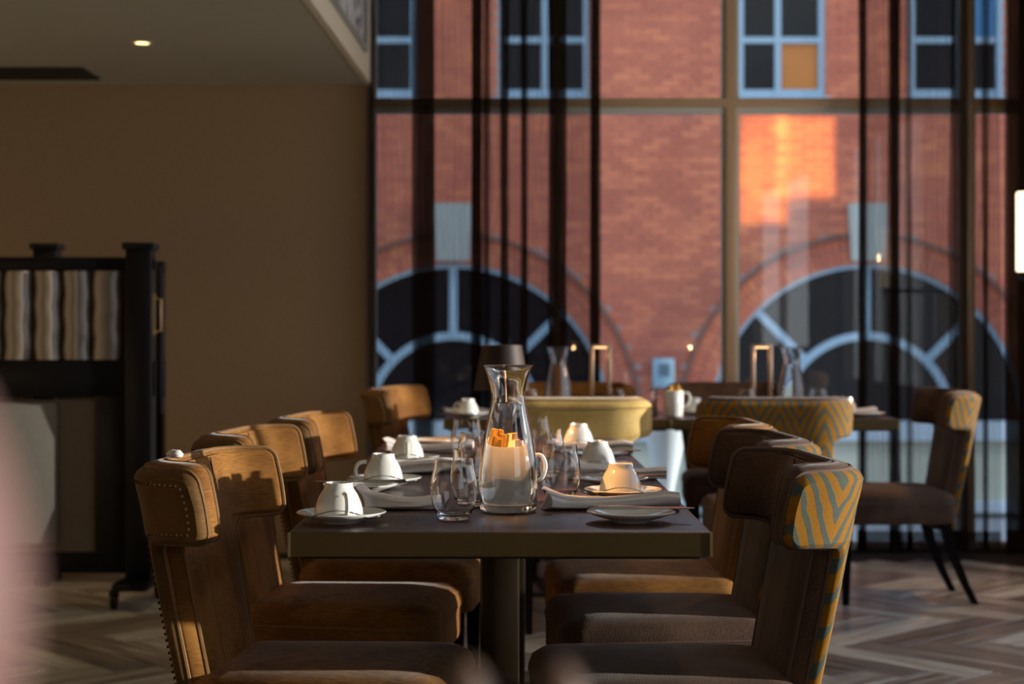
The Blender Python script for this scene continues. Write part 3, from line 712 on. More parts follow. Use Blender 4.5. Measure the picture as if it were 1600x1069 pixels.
# ------------------------------------------------------------------ chairs
TH = 0.064
def cl(s_):
    a = abs(s_); sg_ = 1 if s_ >= 0 else -1; fl_, R_, th = 0.135, 0.115, math.radians(68)
    if a <= fl_:
        return (0.0, s_, 1.0, 0.0)
    if a <= fl_+R_*th:
        q = (a-fl_)/R_; return (R_*(1-math.cos(q)), sg_*(fl_+R_*math.sin(q)), math.cos(q), -sg_*math.sin(q))
    d = a-fl_-R_*th
    return (R_*(1-math.cos(th))+d*math.sin(th), sg_*(fl_+R_*math.sin(th)+d*math.cos(th)), math.cos(th), -sg_*math.sin(th))
OUT = []
def _outline():
    pts = [(0.180, 0.30), (0.183, 0.40), (0.186, 0.50), (0.190, 0.60), (0.194, 0.66)]
    c = (0.225, 0.688)
    for k in range(5): a = PI - k*PI/2/5; pts.append((c[0]+0.031*math.cos(a), c[1]+0.031*math.sin(a)))
    pts += [(0.225, 0.719), (0.255, 0.722), (0.285, 0.723)]
    c = (0.300, 0.755)
    for k in range(6): a = -PI/2 + (k+1)*PI/2/6; pts.append((c[0]+0.032*math.cos(a), c[1]+0.032*math.sin(a)))
    pts += [(0.333, 0.77), (0.334, 0.79), (0.334, 0.815), (0.333, 0.838)]
    c = (0.305, 0.845)
    for k in range(6): a = (k+0.5)*PI/2/6; pts.append((c[0]+0.028*math.cos(a), c[1]+0.028*math.sin(a)))
    return pts
OL = _outline()
def nrm(i):
    a = OL[max(i-1, 0)]; b = OL[min(i+1, len(OL)-1)]; dx, dz = b[0]-a[0], b[1]-a[1]; l_ = math.hypot(dx, dz) or 1
    return (dz/l_, -dx/l_)
NRM = [nrm(i) for i in range(len(OL))]
def rowsI(inset):
    r = []
    for i, (s_, z) in enumerate(OL):
        n = NRM[i]; r.append((s_-n[0]*inset, z-n[1]*inset))
    r.append((OL[-1][0]-0.03, 0.874-inset)); return r
def pos(s_, z, off):
    x, y, nx_, ny_ = cl(s_)
    crown = 0
    lean = -(z-0.45)*0.19
    sq = 1-0.10*max(0, min(1, (0.62-z)/0.3))
    z -= 0.024*max(0, min(1, (TH*0.2-off)/(TH*0.7)))*max(0, min(1, (z-0.79)/0.08))
    return (-0.232+x+lean+nx_*off, (y+ny_*off)*sq, z)
TS = [math.sin((-1+2*i/30)*PI/2) for i in range(31)]
TS = [0.6*(-1+2*i/30)+0.4*TS[i] for i in range(31)]
def bgrid(off, inset, puff=0.0):
    rows_ = rowsI(inset); v = []; f = []; uv = []; n = len(TS)
    zt = rows_[-1][1]
    for (S, z) in rows_:
        for t_ in TS:
            u = 1-min(1, abs(t_))**6; zz = max(0, min(1, (0.874-z)/0.05))**0.5
            v.append(pos(t_*S, z, off+puff*u*zz)); uv.append((t_*S, z))
    for j in range(len(rows_)-1):
        for i in range(n-1): f.append((j*n+i, j*n+i+1, (j+1)*n+i+1, (j+1)*n+i))
    return v, f, uv
def perim(off, inset, bottom=True):
    rows_ = rowsI(inset)
    R = [pos(S, z, off) for S, z in rows_]; S, z = rows_[-1]
    top = [pos(t_*S, z, off) for t_ in TS[::-1]][1:-1]
    Lf = [pos(-S_, z_, off) for S_, z_ in rows_][::-1]
    S0, z0_ = rows_[0]
    bt = [pos(t_*S0, z0_, off) for t_ in TS][1:-1] if bottom else []
    return R+top+Lf+bt
def perimuv(inset):
    rows_ = rowsI(inset); S, z = rows_[-1]; S0, z0_ = rows_[0]
    return [tuple(p) for p in rows_]+[(t_*S, z) for t_ in TS[::-1]][1:-1]+[(-a, b) for a, b in rows_][::-1]+[(t_*S0, z0_) for t_ in TS][1:-1]
def rr(x0, x1, w0, w1, z, r, n=6):
    """rounded trapezoid loop: x from x0 (half width w0) to x1 (half width w1)"""
    pts = []
    for (cx_, cy_, a0) in ((x1-r, w1-r, 0), (x0+r, w0-r, 90), (x0+r, -w0+r, 180), (x1-r, -w1+r, 270)):
        for k in range(n+1):
            a = math.radians(a0+90*k/n); pts.append((cx_+r*math.cos(a), cy_+r*math.sin(a), z))
    return pts
def make_chair(inner, outer, pipe, studs, name='dining_chair', label=''):
    t = thing(name, label, 'chair')
    h = TH/2
    b = MB()
    v, f, uv = bgrid(h, 0.012, 0.012); nfront = len(f); b.add(v, f)
    loops = [perim(h, 0.012), perim(h-0.003, 0.005), perim(h-0.010, 0.0), perim(0, -0.003), perim(-h+0.024, -0.001), perim(-h+0.020, 0.006)]
    b.rings(loops, False, False)
    o = b.build('backrest', M[inner], t, cuts=60)
    v, f, uv = bgrid(-h-0.001, 0.006, -0.004)
    b = MB(); b.add(v, f)
    for off, ins in ((-h-0.001, 0.006), (-h+0.004, 0.0), (-h+0.012, -0.002), (-h+0.0235, -0.001)): b.v += perim(off, ins); uv += perimuv(ins)
    n0 = len(v); n1 = len(perim(0, 0))
    for q in range(3):
        for k in range(n1): b.f.append((n0+q*n1+k, n0+q*n1+(k+1) % n1, n0+(q+1)*n1+(k+1) % n1, n0+(q+1)*n1+k))
    b.build('back_panel', M[outer], t, uv=uv, cuts=60)
    for off, ins, nm in ((h-0.004, 0.003, 'front_piping'), (-h+0.0225, -0.001, 'rear_piping')):
        s = MB(); s.tube(perim(off, ins, False), 0.0042, 6); s.build(nm, M[pipe], t)
    for sv in (-0.075, 0.075):
        s = MB(); s.tube([pos(sv, 0.47+0.39*k/14, h+0.0108) for k in range(15)], 0.0016, 5); s.build('seam', M['seam'], t)
    if studs:
        s = MB(); pp = [Vector(p) for p in perim(-h-0.004, 0.020, False)]
        acc = 0; last = pp[0]; stp = 0.0125
        for a, c in zip(pp, pp[1:]):
            d = (c-a).length; q = stp-acc
            while q <= d:
                p = a+(c-a)*(q/d) if d > 0 else a
                s.add([(p.x+math.cos(k*PI/3)*0.0036*0.5-0.0, p.y+math.cos(k*PI/3)*0.0036*0.6, p.z+math.sin(k*PI/3)*0.0036) for k in range(6)] +
                      [(p.x-0.003, p.y+(0.003 if p.y > 0.15 else (-0.003 if p.y < -0.15 else 0)), p.z)], [(k, (k+1) % 6, 6) for k in range(6)]+[(5, 4, 3, 2, 1, 0)])
                q += stp
            acc = (acc+d) % stp
        so_ = s.build('nailhead_trim', M['stud'], t); so_['kind'] = 'stuff'
    # seat
    s = MB(); L_ = []
    prof = [(0.012, 0.330), (0.002, 0.334), (0.0, 0.345), (0.0, 0.40), (-0.003, 0.425), (0.004, 0.447), (0.022, 0.461), (0.06, 0.469), (0.11, 0.474), (0.17, 0.477)]
    for ins, z in prof:
        L_.append(rr(-0.235+ins, 0.262-ins, 0.212-ins, 0.238-ins, z, max(0.015, 0.055-ins*0.2) if ins < 0.12 else 0.02))
    s.rings(L_); s.build('seat', M[inner], t)
    s = MB(); s.tube(rr(-0.236, 0.2635, 0.2135, 0.2395, 0.418, 0.055), 0.003, 6, closed=True); s.build('seat_welt', M[pipe], t)
    for sgn in (-1, 1):
        s = MB(); s.rings([[(0.215+a*w, sgn*0.195+c*w, z) for a, c in ((-1, -1), (1, -1), (1, 1), (-1, 1))] for z, w in ((0, 0.012), (0.15, 0.017), (0.335, 0.022))]); s.build('leg', M['leg'], t, smooth=False)
        s = MB(); s.rings([[(-0.19-dx+a*w, sgn*0.170+c*w, z) for a, c in ((-1, -1), (1, -1), (1, 1), (-1, 1))] for z, w, dx in ((0, 0.013, 0.125), (0.08, 0.015, 0.085), (0.2, 0.018, 0.035), (0.30, 0.022, 0.01), (0.345, 0.022, 0.0))]); s.build('leg', M['leg'], t, smooth=False)
    return t
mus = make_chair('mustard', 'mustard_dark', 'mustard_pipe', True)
gol = make_chair('gold', 'gold', 'mustard_pipe', True)
zeb = make_chair('brown', 'zebra', 'brown_pipe', False)
used = set()
for _c in (mus, gol, zeb): _c.scale = (1, 1, 0.99)
def put(src, x, y, deg, label, group):
    rz = math.radians(deg)
    if src in used: return copytree(src, (x, y, 0), rz, label, group)
    used.add(src); src.location = (x, y, 0); src.rotation_euler = (0, 0, rz); src['label'] = label; src['group'] = group; return src
LG, RG, FG = 'mustard chairs on the left of the long table', 'chairs on the right of the long table', 'chairs round the far table by the window'
c1 = put(mus, -0.345, 3.30, -7, 'nearest mustard velvet wing chair on the left, white scrap on its top', LG)
put(mus, -0.39, 4.12, -6, 'middle mustard velvet wing chair on the left of the long table', LG)
put(mus, -0.325, 4.85, -6, 'third mustard velvet wing chair on the left, by the third upturned cup', LG)
put(zeb, 0.325, 3.27, 180+3, 'nearest brown and gold zebra-backed wing chair on the right', RG)
put(zeb, 0.375, 3.94, 180+3, 'second brown wing chair on the right of the long table', RG)
put(mus, 0.385, 4.56, 180+2, 'mustard wing chair on the right, third from the front with a sunlit seat', RG)
put(mus, X(600, 7.1)+0.27, 7.22, -14, 'mustard wing chair at the left end of the far table', FG)
put(gol, 0.262, 6.40, 90, 'pale gold wing chair with its studded back to the long table', FG)
put(zeb, 1.02, 6.42, 88, 'zebra-backed wing chair standing with its back to the camera', FG)
put(zeb, 1.60, 6.93, 180, 'zebra-backed wing chair seen side on alone at the right end of the far table', FG)
put(mus, 0.33, 7.66, -90, 'mustard wing chair facing the camera across the far table behind the tall carafe', FG)
put(zeb, 1.05, 7.66, -90, 'brown wing chair facing the camera behind the right brass hoop lamp', FG)
s = MB()
random.seed(3)
for k in range(3):
    c_ = (random.uniform(-0.012, 0.012), random.uniform(-0.006, 0.006), 0.006)
    s.lathe([(0, -0.007), (0.010, -0.004), (0.012, 0.001), (0.006, 0.008), (0, 0.009)], 9, c_)
tis = s.build('paper_scrap', M['napkin_pink']); tis.location = P(275, 711, 3.07)[:2]+(0.876,)
tag(tis, 'small white crumpled paper scrap on top of the nearest left chair', 'paper')

# ------------------------------------------------------------------ tables
def table(name, label, x0, x1, y0, y1, cols, split):
    t = thing(name, label, 'table', ((x0+x1)/2, (y0+y1)/2, 0)); ox, oy = (x0+x1)/2, (y0+y1)/2
    X0, X1, Y0, Y1 = x0-ox, x1-ox, y0-oy, y1-oy
    cells = [(X0, X1, Y0, -0.001), (X0, X1, 0.001, Y1)] if split == 'y' else [(X0, -0.001, Y0, Y1), (0.001, X1, Y0, Y1)]
    for a, b, c, d in cells:
        box('tabletop', a+0.003, b-0.003, c+0.003, d-0.003, 0.716, 0.750, M['top'], t, b=0.0015)
        for (p, q, r, s_) in ((a, b, c, c+0.003), (a, b, d-0.003, d), (a, a+0.003, c, d), (b-0.003, b, c, d)):
            box('edge_band', p, q, r, s_, 0.707, 0.7485, M['edge'], t)
        for p in (a-0.0006, b-0.004): box('corner_strip', p, p+0.0046, c-0.0012, c+0.004, 0.7065, 0.749, M['edge_pale'], t)
        box('under_frame', a+0.02, b-0.02, c+0.02, d-0.02, 0.700, 0.716, M['column'], t)
    for (cx_, cy_) in cols:
        box('column', cx_-0.043-ox, cx_+0.043-ox, cy_-0.043-oy, cy_+0.043-oy, 0.02, 0.700, M['column'], t, b=0.006)
        box('base_plate', cx_-0.22-ox, cx_+0.22-ox, cy_-0.22-oy, cy_+0.22-oy, 0.0, 0.02, M['column'], t, b=0.004)
    return t
TX0, TX1, TY0, TY1 = X(450, 2.97), X(1113, 2.97), 2.97, 5.60
table('dining_table', 'long dark brown dining table with brass edge set for six', TX0, TX1, TY0, TY1, [(X(781, 3.7), 3.7), (0.02, 4.95)], 'y')
table('dining_table', 'brass-edged table by the window behind the long one', X(693, 6.78), X(1405, 6.78), 6.78, 7.52, [(0.33, 7.15), (1.03, 7.15)], 'x')

# ------------------------------------------------------------------ tableware
TZ = 0.75
def make_cup(h):
    t = thing('coffee_cup', '', 'cup')
    # upside-down: z=0 is the mouth
    o_ = spl2([(0.0455, 0.0), (0.0462, 0.004), (0.0455, 0.015), (0.042, 0.030), (0.035, 0.046), (0.028, 0.057), (0.0265, 0.064), (0.026, 0.068)], 3)
    prof = o_+[(0.0235, 0.068), (0.023, 0.064), (0, 0.064)]
    inn = [(0, 0.056), (0.022, 0.055), (0.031, 0.045), (0.039, 0.029), (0.0425, 0.014), (0.043, 0.0)]
    s = MB(); s.lathe(prof[::-1]+[(0.0430, 0.0)]+inn[::-1][1:], 36); s.build('cup_body', M['china'], t)
    s = MB(); hp = spl([(0.040, 0, 0.030+0.020), (0.058, 0, 0.047), (0.066, 0, 0.033), (0.062, 0, 0.016), (0.044, 0, 0.008)], 5)
    s.tube(hp, 0.0048, 8); s.build('handle', M['china'], t)
    return t
def make_plate(r, name, cat, lift=0.018):
    s = MB()
    k = r/0.085
    prof = [(0, 0.003), (0.030*k, 0.003), (0.046*k, 0.004), (0.070*k, 0.012), (r-0.001, lift), (r, lift+0.0015), (r-0.002, lift+0.003), (0.068*k, 0.0155), (0.045*k, 0.0075), (0.030*k, 0.0065), (0, 0.0065)]
    foot = [(0.034*k, 0.0), (0.036*k, 0.0), (0.038*k, 0.004)]
    s.lathe([(0, 0.002), (0.030*k, 0.002), (0.034*k, 0.0), (0.037*k, 0.0), (0.040*k, 0.0035)]+prof[3:], 48)
    o = s.build(name, M['china']); o['category'] = cat; return o
def make_spoon():
    s = MB(); lo_ = []
    for k in range(17):
        u = k/16; x = -0.065+0.13*u
        if u < 0.3: w = 0.0135*math.sin(PI*min(1, (u/0.3)*0.86+0.07))**0.7; z = 0.002-0.004*math.sin(PI*u/0.3)
        else: w = 0.0022+0.0035*((u-0.3)/0.7); z = 0.002+0.010*math.sin(PI*(u-0.3)/0.7)
        lo_.append([(x, -w, z), (x, 0, z-0.0015-0.002*(u < 0.3)), (x, w, z), (x, 0, z+0.0014-0.003*(u < 0.3))])
    s.rings(lo_); o = s.build('teaspoon', M['steel']); o['category'] = 'spoon'; return o
def make_knife():
    s = MB(); lo_ = []
    for k in range(15):
        u = k/14; x = -0.10+0.20*u
        w = 0.006 if u > 0.5 else 0.0095*min(1, (u+0.04)*6)**0.5
        th = 0.0035 if u > 0.5 else 0.0012
        lo_.append([(x, -w, -th), (x, w, -th), (x, w, th), (x, -w, th)])
    s.rings(lo_); o = s.build('table_knife', M['steel']); o['category'] = 'knife'; return o
def make_napkin(L_, seed, w=0.042, h=0.024):
    rnd = random.Random(seed); s = MB(); lo_ = []; n = 36; m_ = 30
    ph = rnd.uniform(0, 6)
    for k in range(m_+1):
        u = k/m_; x = (u-0.5)*L_
        ww = w*(1+0.18*math.sin(3*u+ph)); hh_ = h*(1+0.22*math.sin(5*u+ph*2))
        fan = max(0, 1-u*7); ww *= 1+0.25*fan; hh_ *= 1+0.35*fan-0.15*max(0, (u-0.9)*8)
        ring = []
        for j in range(n):
            a = 2*PI*j/n; c, sn = math.cos(a), math.sin(a)
            rr_ = 1+0.10*math.cos(5*a+ph+2.5*u)+0.05*math.sin(9*a+4*u)
            yy = ww*abs(c)**0.75*(1 if c > 0 else -1)*rr_; zz = hh_*(1+abs(sn)**0.7*(1 if sn > 0 else -1)*(rr_ if sn > 0 else 1))
            # stacked fold lines on the long sides
            zz = max(0.0005, zz); yy *= 1-0.07*(0.5+0.5*math.cos(zz/hh_*2*PI*1.5+1.5*u))
            ring.append((x+0.010*fan*math.sin(2*a+ph), yy+0.004*math.sin(4*u+ph), zz))
        lo_.append(ring)
    s.rings(lo_); o = s.build('linen_napkin', M['napkin'], cuts=75); o['category'] = 'napkin'; return o
def make_tumbler():
    out = spl2([(0.025, 0.0), (0.030, 0.004), (0.0405, 0.028), (0.0445, 0.052), (0.0425, 0.078), (0.0375, 0.100), (0.0365, 0.116)], 4)
    inn = spl2([(0.0353, 0.116), (0.0362, 0.100), (0.0411, 0.078), (0.0431, 0.052), (0.0390, 0.028), (0.0280, 0.011), (0.0, 0.008)], 4)
    s = MB(); s.lathe([(0, 0.0005)]+out+inn, 40); o = s.build('tumbler', M['glass'], cuts=80); o['category'] = 'glass'; return o
proto = {}
def place(kind, mk, loc, rz, label, group, z=None):
    if kind not in proto:
        o = mk(); proto[kind] = o; o.location = loc; o.rotation_euler = (0, 0, rz); o['label'] = label; o['group'] = group; return o
    return copytree(proto[kind], loc, rz, label, group)
def R(d): return math.radians(d)
# (px centre, rim py, Y)
cups = [
 (531, 3.13, -70, 'bright white upturned cup on the saucer at the near left corner of the long table'),
 (600, 3.87, 200, 'upturned cup second from the front on the left side, its handle to the left'),
 (637, 4.53, -85, 'farthest upturned cup on the left side of the long table'),
 (971, 3.58, 60, 'upturned cup lit half orange half white beside the near right napkin'),
 (935, 4.30, 100, 'grey shaded upturned cup second from the front on the right side'),
 (905, 5.10, 70, 'farthest upturned cup on the right side, in front of the pale gold chair')]
sauc = ['saucer under the bright near left cup', 'saucer under the second left cup', 'saucer under the farthest left cup',
        'saucer under the half orange right cup', 'saucer under the grey second right cup', 'saucer under the farthest right cup']
CG, SG = 'upturned coffee cups on the long table', 'saucers on the long table'
for (px, Y, rot, lab), sl in zip(cups, sauc):
    x = X(px, Y)
    place('saucer', lambda: make_plate(0.0845, 'saucer', 'saucer'), (x+0.003, Y, TZ), 0, 'white '+sl, SG)
    place('cup', lambda: make_cup(0), (x-0.002, Y, TZ+0.0068), R(rot), lab, CG)
    sd = 1 if px < 787 else -1
    sp_ = place('spoon', make_spoon, (x+sd*0.020, Y-0.061, TZ+0.0165), 0, 'small steel teaspoon on the '+sl, 'teaspoons on the saucers')
    sp_.rotation_euler = (0, 0, R(180+14 if sd > 0 else -12))
plates = [(563, 3.70, 'left side plate just behind the bright near left cup'), (640, 4.35, 'left side plate just in front of the farthest left cup'), (672, 5.22, 'farthest side plate on the left side of the long table'),
          (986, 3.14, 'side plate at the near right corner with a knife across it'), (957, 3.86, 'side plate behind the half orange right cup'), (935, 4.66, 'side plate behind the grey right cup')]
for px, Y, lab in plates:
    x = X(px, Y)
    place('plate', lambda: make_plate(0.084, 'side_plate', 'plate'), (x, Y, TZ), 0, 'white '+lab, 'side plates on the long table')
    kn = place('knife', make_knife, (x+(0.0 if px < 787 else 0.02), Y+0.012, TZ+0.0245), R(4 if px < 787 else 176), 'steel knife across the '+lab, 'knives on the side plates')
naps = [(625, 3.36, 4, 0.16, 'rolled napkin beside the near left cup'), (672, 4.20, 10, 0.22, 'folded napkin between the second and third left cups'), (672, 4.92, -6, 0.26, 'napkin lit warm by the lamp at the far left'),
        (957, 3.36, 2, 0.268, 'bright white rolled napkin behind the near right plate'), (967, 4.05, -3, 0.23, 'folded napkin between the half orange and grey cups'), (925, 4.88, -4, 0.24, 'napkin lit warm by the lamp at the far right')]
for i, (px, Y, rot, L_, lab) in enumerate(naps):
    o = make_napkin(L_, i+1, 0.034, 0.015); o.location = (X(px, Y), Y, TZ+0.0003); o.rotation_euler = (0, 0, R(rot))
    tag(o, 'linen '+lab, 'napkin', 'napkins on the long table')
tum = [(709, 3.17, 'nearest clear tumbler left of the water carafe'), (737, 3.42, 'clear tumbler tucked against the left of the water carafe'), (742, 3.98, 'clear tumbler behind the one tucked by the carafe'),
       (729, 4.57, 'clear tumbler farthest back on the left of the carafe'), (875, 3.56, 'nearest clear tumbler right of the water carafe'), (855, 4.12, 'clear tumbler right of the carafe, second from the front'), (836, 4.75, 'clear tumbler right of the carafe, farthest back')]
for px, Y, lab in tum: place('tumbler', make_tumbler, (X(px, Y), Y, TZ+0.0005), R(17*px), lab, 'tumblers on the long table')
# carafe
def make_carafe(water):
    t = thing('water_carafe', '', 'carafe')
    out = [(0.050, 0.0), (0.0555, 0.004), (0.0575, 0.015), (0.0595, 0.045), (0.0585, 0.080), (0.0535, 0.120), (0.0465, 0.160), (0.0385, 0.195), (0.0340, 0.220), (0.0345, 0.240), (0.0400, 0.265), (0.0465, 0.285), (0.0505, 0.291)]
    w = 0.0028
    inn = [(0.0475, 0.290), (0.0440, 0.283), (0.0372, 0.264), (0.0317, 0.240), (0.0312, 0.220), (0.0357, 0.195), (0.0437, 0.160), (0.0507, 0.120), (0.0557, 0.080), (0.0567, 0.045), (0.0545, 0.020), (0.048, 0.013), (0, 0.012)]
    s = MB(); s.lathe([(0, 0.001)]+spl2(out, 4)+spl2(inn, 4), 56); s.build('glass_body', M['glass'], t, cuts=80)
    if water:
        g = 0.0004; lv = water
        wp = [(0, 0.0125), (0.048-g, 0.0135), (0.0545-g, 0.0205), (0.0567-g, 0.045), (0.0557-g, 0.080), (0.0507-g, 0.120), (0.0437-g, 0.160), (0.0357-g, 0.195), (0.0318-g, 0.216), (0, 0.216)]
        s = MB(); s.lathe(spl2(wp[1:-1], 4) if False else wp, 56); s.build('water', M['water'], t, cuts=60)
    return t
place('carafe', lambda: make_carafe(0.216), (X(794, 3.32), 3.32, TZ+0.0005), 0, 'clear glass water carafe full of water in the middle of the long table', 'glass carafes')
# mug of sugar sticks
def make_mug():
    t = thing('sugar_mug', '', 'mug')
    s = MB(); s.lathe([(0, 0.001), (0.030, 0.0), (0.036, 0.004), (0.040, 0.04), (0.040, 0.108), (0.0385, 0.110), (0.037, 0.108), (0.037, 0.04), (0.033, 0.008), (0, 0.007)], 36); s.build('mug_body', M['china'], t)
    s = MB(); s.tube(spl([(0.038, 0, 0.100), (0.058, 0, 0.100), (0.067, 0, 0.078), (0.058, 0, 0.052), (0.038, 0, 0.044)], 5), 0.0045, 8); s.build('handle', M['china'], t)
    rnd = random.Random(5)
    for k in range(14):
        a = rnd.uniform(0, 2*PI); r = rnd.uniform(0, 0.022); dx, dy = r*math.cos(a), r*math.sin(a)
        s = MB(); tl = rnd.uniform(0.118, 0.134); s.tube([(dx*0.7, dy*0.7, 0.012), (dx*1.2, dy*1.2, tl)], 0.0052, 6); s.build('sugar_stick', M['sugar'], t)
    return t
place('mug', make_mug, (X(803, 3.47), 3.47, TZ+0.0005), R(-12), 'white mug of amber sugar sticks right behind the water carafe', 'mugs of sugar sticks')
# table lamp
lY = 5.12; lx = X(784, lY)
lp = thing('table_lamp', 'dark bronze table lamp with flared shade behind the water carafe', 'lamp', (lx, lY, TZ))
s = MB(); s.lathe([(0, 0), (0.052, 0), (0.054, 0.004), (0.052, 0.010), (0.010, 0.013), (0, 0.013)], 36); s.build('base', M['shade'], lp)
s = MB(); s.lathe([(0, 0.012), (0.006, 0.012), (0.006, 0.300), (0, 0.300)], 16); s.build('stem', M['copper'], lp)
zb_, zt_ = 0.178, 0.316
s = MB(); s.lathe([(0.086, zb_), (0.0845, zb_), (0.0595, zt_), (0.061, zt_)], 48, closed=True); s.build('lamp_shade', M['shade'], lp)
s = MB(); s.lathe([(0.006, 0.300), (0.0590, 0.300), (0.0590, 0.304), (0.006, 0.304)], 40, closed=True); s.build('shade_top_diffuser', M['lampglow'], lp)
s = MB(); s.lathe([(0, 0.230), (0.018, 0.232), (0.024, 0.245), (0.018, 0.27), (0, 0.275)], 20); s.build('bulb', M['lampglow'], lp)
l = bpy.data.lights.new('lamp_light', 'POINT'); l.energy = 5.0; l.color = (1, 0.50, 0.20); l.shadow_soft_size = 0.03
lo = bpy.data.objects.new('lamp_light', l); COL.objects.link(lo); lo.location = (lx, lY-0.03, TZ+0.215)

# far table
FZ = TZ
def far(px, py_base=None, Y=7.0): return (X(px, Y), Y)
place('saucer', None, (X(733, 6.95), 6.95, TZ), 0, 'white saucer at the left end of the far table', 'tableware on the far table')
place('cup', None, (X(731, 6.95), 6.95, TZ+0.0068), R(150), 'upturned cup at the left end of the far table', 'tableware on the far table')
o = make_napkin(0.20, 11, 0.034, 0.012); o.location = (X(730, 7.2), 7.2, TZ+0.0003); tag(o, 'linen napkin behind the left cup on the far table', 'napkin', 'napkins on the far table')
place('carafe', None, (X(872, 7.1), 7.1, TZ+0.0005), 0, 'glass water carafe on the far table above the pale gold chair', 'glass carafes')
place('carafe', None, (X(1237, 7.1), 7.1, TZ+0.0005), 0, 'glass water carafe on the far table above the zebra-backed chair', 'glass carafes')
for px, lab in ((938, 'slender brass hoop lamp on the far table left of the clear window bay'), (1190, 'slender brass hoop lamp on the far table beside the right carafe')):
    Y = 7.15; k = Y/F
    t = thing('hoop_lamp', lab, 'lamp', (X(px, Y), Y, TZ), 0, 'hoop lamps on the far table')
    w = 17*k; h = 0.29
    s = MB(); s.bbox(-w, -w+0.019, -0.012, 0.012, 0.008, h, 0.003); s.build('upright', M['copper'], t)
    s = MB(); s.bbox(w-0.019, w, -0.012, 0.012, 0.008, h, 0.003); s.build('upright', M['copper'], t)
    s = MB(); s.bbox(-w, w, -0.012, 0.012, h, h+0.010, 0.003); s.build('top_bar', M['copper'], t)
    s = MB(); s.bbox(-w-0.004, w+0.004, -0.04, 0.04, 0.0, 0.010, 0.003); s.build('base', M['copper'], t)
    s = MB(); s.bbox(-w+0.0195, w-0.0195, -0.006, 0.006, h-0.004, h-0.0005, 0.001); s.build('light_strip', M['lampglow'], t)
    l = bpy.data.lights.new('hoop_glow', 'POINT'); l.energy = 0.35; l.color = (1, 0.6, 0.28); l.shadow_soft_size = 0.01
    lo = bpy.data.objects.new('hoop_glow', l); COL.objects.link(lo); lo.location = (X(px, Y), Y-0.02, TZ+h-0.03)
t = thing('pepper_mill', 'small glass and wood pepper mill on the far table left of the mug', 'pepper mill', (X(1021, 6.95), 6.95, TZ))
s = MB(); s.lathe([(0, 0), (0.017, 0), (0.019, 0.01), (0.017, 0.045), (0, 0.046)], 20); s.build('mill_base', M['pepper'], t)
s = MB(); s.lathe([(0, 0.046), (0.016, 0.046), (0.017, 0.09), (0.021, 0.105), (0.014, 0.118), (0, 0.120)], 20); s.build('glass_top', M['glass'], t)
place('mug', None, (X(1053, 6.95), 6.95, TZ+0.0005), R(-5), 'white mug of sugar sticks on the far table in the clear window bay', 'mugs of sugar sticks')
place('saucer', None, (X(1092, 7.1), 7.1, TZ), 0, 'white saucer on the far table right of the mug', 'tableware on the far table')
place('cup', None, (X(1086, 7.1), 7.1, TZ+0.0068), R(100), 'upturned cup on the far table right of the mug', 'tableware on the far table')
for px, Y, lab in ((962, 7.0, 'tumbler on the far table right of the left hoop lamp'), (1167, 7.0, 'tumbler on the far table left of the right hoop lamp'), (1279, 7.0, 'tumbler on the far table right of the right carafe'), (826, 7.0, 'tumbler on the far table beside the left carafe')):
    place('tumbler', None, (X(px, Y), Y, TZ+0.0005), 0, 'clear '+lab, 'tumblers on the far table')
place('saucer', None, (X(1318, 7.1), 7.1, TZ), 0, 'white saucer near the right end of the far table', 'tableware on the far table')
place('cup', None, (X(1322, 7.1), 7.1, TZ+0.0068), R(90), 'upturned cup near the right end of the far table', 'tableware on the far table')
place('plate', None, (X(1352, 6.92), 6.92, TZ), 0, 'white side plate at the right end of the far table', 'tableware on the far table')
o = make_napkin(0.12, 13, 0.032, 0.010); o.location = (X(1346, 6.92), 6.92, TZ+0.020); tag(o, 'linen napkin on the plate at the right end of the far table', 'napkin', 'napkins on the far table')
o = make_napkin(0.11, 14, 0.025, 0.008); o.location = (X(1122, 7.3), 7.3, TZ+0.0003); o.data.materials.clear(); o.data.materials.append(M['sugar'])
o.name = 'orange_napkin'; tag(o, 'small orange folded cloth on the far table behind the zebra-backed chair', 'napkin')
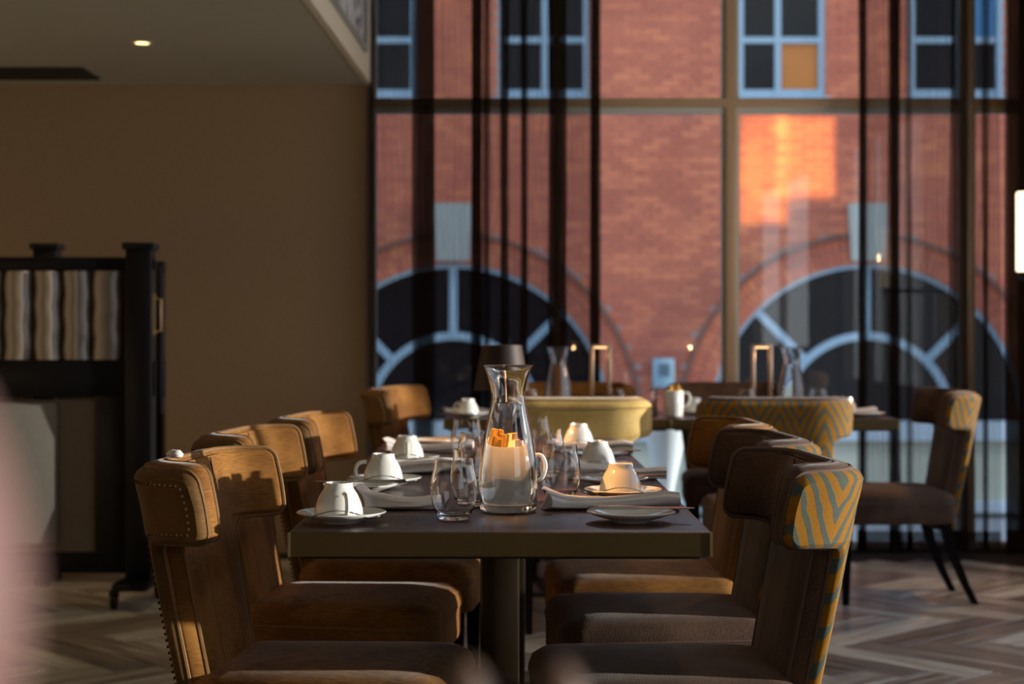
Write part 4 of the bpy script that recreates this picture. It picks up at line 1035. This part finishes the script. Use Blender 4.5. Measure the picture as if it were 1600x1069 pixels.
# pale conical planter by the glazing
s = MB(); pY = 9.5
s.lathe([(0, 0.0), (0.13, 0.0), (0.13, 0.02), (0.03, 0.05), (0.026, 1.10), (0.040, 1.16), (0.128, 1.58), (0.130, 1.60), (0.118, 1.60), (0.112, 1.56), (0, 1.54)], 40)
o = s.build('conical_planter', M['planter']); o.location = (X(1040, pY), pY, GZ); tag(o, 'pale blue cone-shaped planter outside the window, seen under the far table', 'planter')

# ------------------------------------------------------------------ foreground table, out of focus
t = thing('foreground_table', 'table right in front of the camera, out of focus and below the frame', 'table', (0, 0.55, 0))
box('tabletop', -0.5, 0.5, -0.42, 0.25, 0.712, 0.75, M['top'], t, b=0.004); box('column', -0.04, 0.04, -0.12, -0.04, 0.02, 0.712, M['column'], t, b=0.004); box('base_plate', -0.2, 0.2, -0.28, 0.12, 0, 0.02, M['column'], t, b=0.004)
vY = 0.34
s = MB(); s.lathe(spl2([(0.018, 0.0), (0.024, 0.03), (0.026, 0.12), (0.030, 0.22), (0.044, 0.265), (0.053, 0.30), (0.047, 0.335), (0.034, 0.362), (0.026, 0.378)], 5)+[(0.023, 0.378), (0.030, 0.362), (0.042, 0.335), (0.0, 0.30)], 48)
o = s.build('ceramic_vase', M['vase']); o.location = (-0.152, vY, TZ); tag(o, 'blurred blush pink vase close to the camera at the left edge', 'vase')
def make_mill():
    t = thing('salt_mill', '', 'mill')
    s = MB(); s.lathe(spl2([(0.0135, 0), (0.0145, 0.01), (0.010, 0.06), (0.0105, 0.12), (0.0135, 0.18)], 4)+[(0, 0.18)], 24); s.build('mill_body', M['pepper'], t)
    s = MB(); s.lathe([(0, 0.1805)]+spl2([(0.012, 0.1805), (0.0145, 0.20), (0.011, 0.225), (0.004, 0.236)], 4)+[(0, 0.238)], 24); s.build('mill_head', M['pepper'], t)
    return t
Yw = 0.62
place('mill', make_mill, (X(725, Yw), Yw, TZ), 0, 'blurred mill close to the camera at the bottom edge, left of the table column', 'blurred mills in front')
place('mill', None, (X(872, Yw), Yw, TZ), 0, 'blurred mill close to the camera at the bottom edge, right of the table column', 'blurred mills in front')
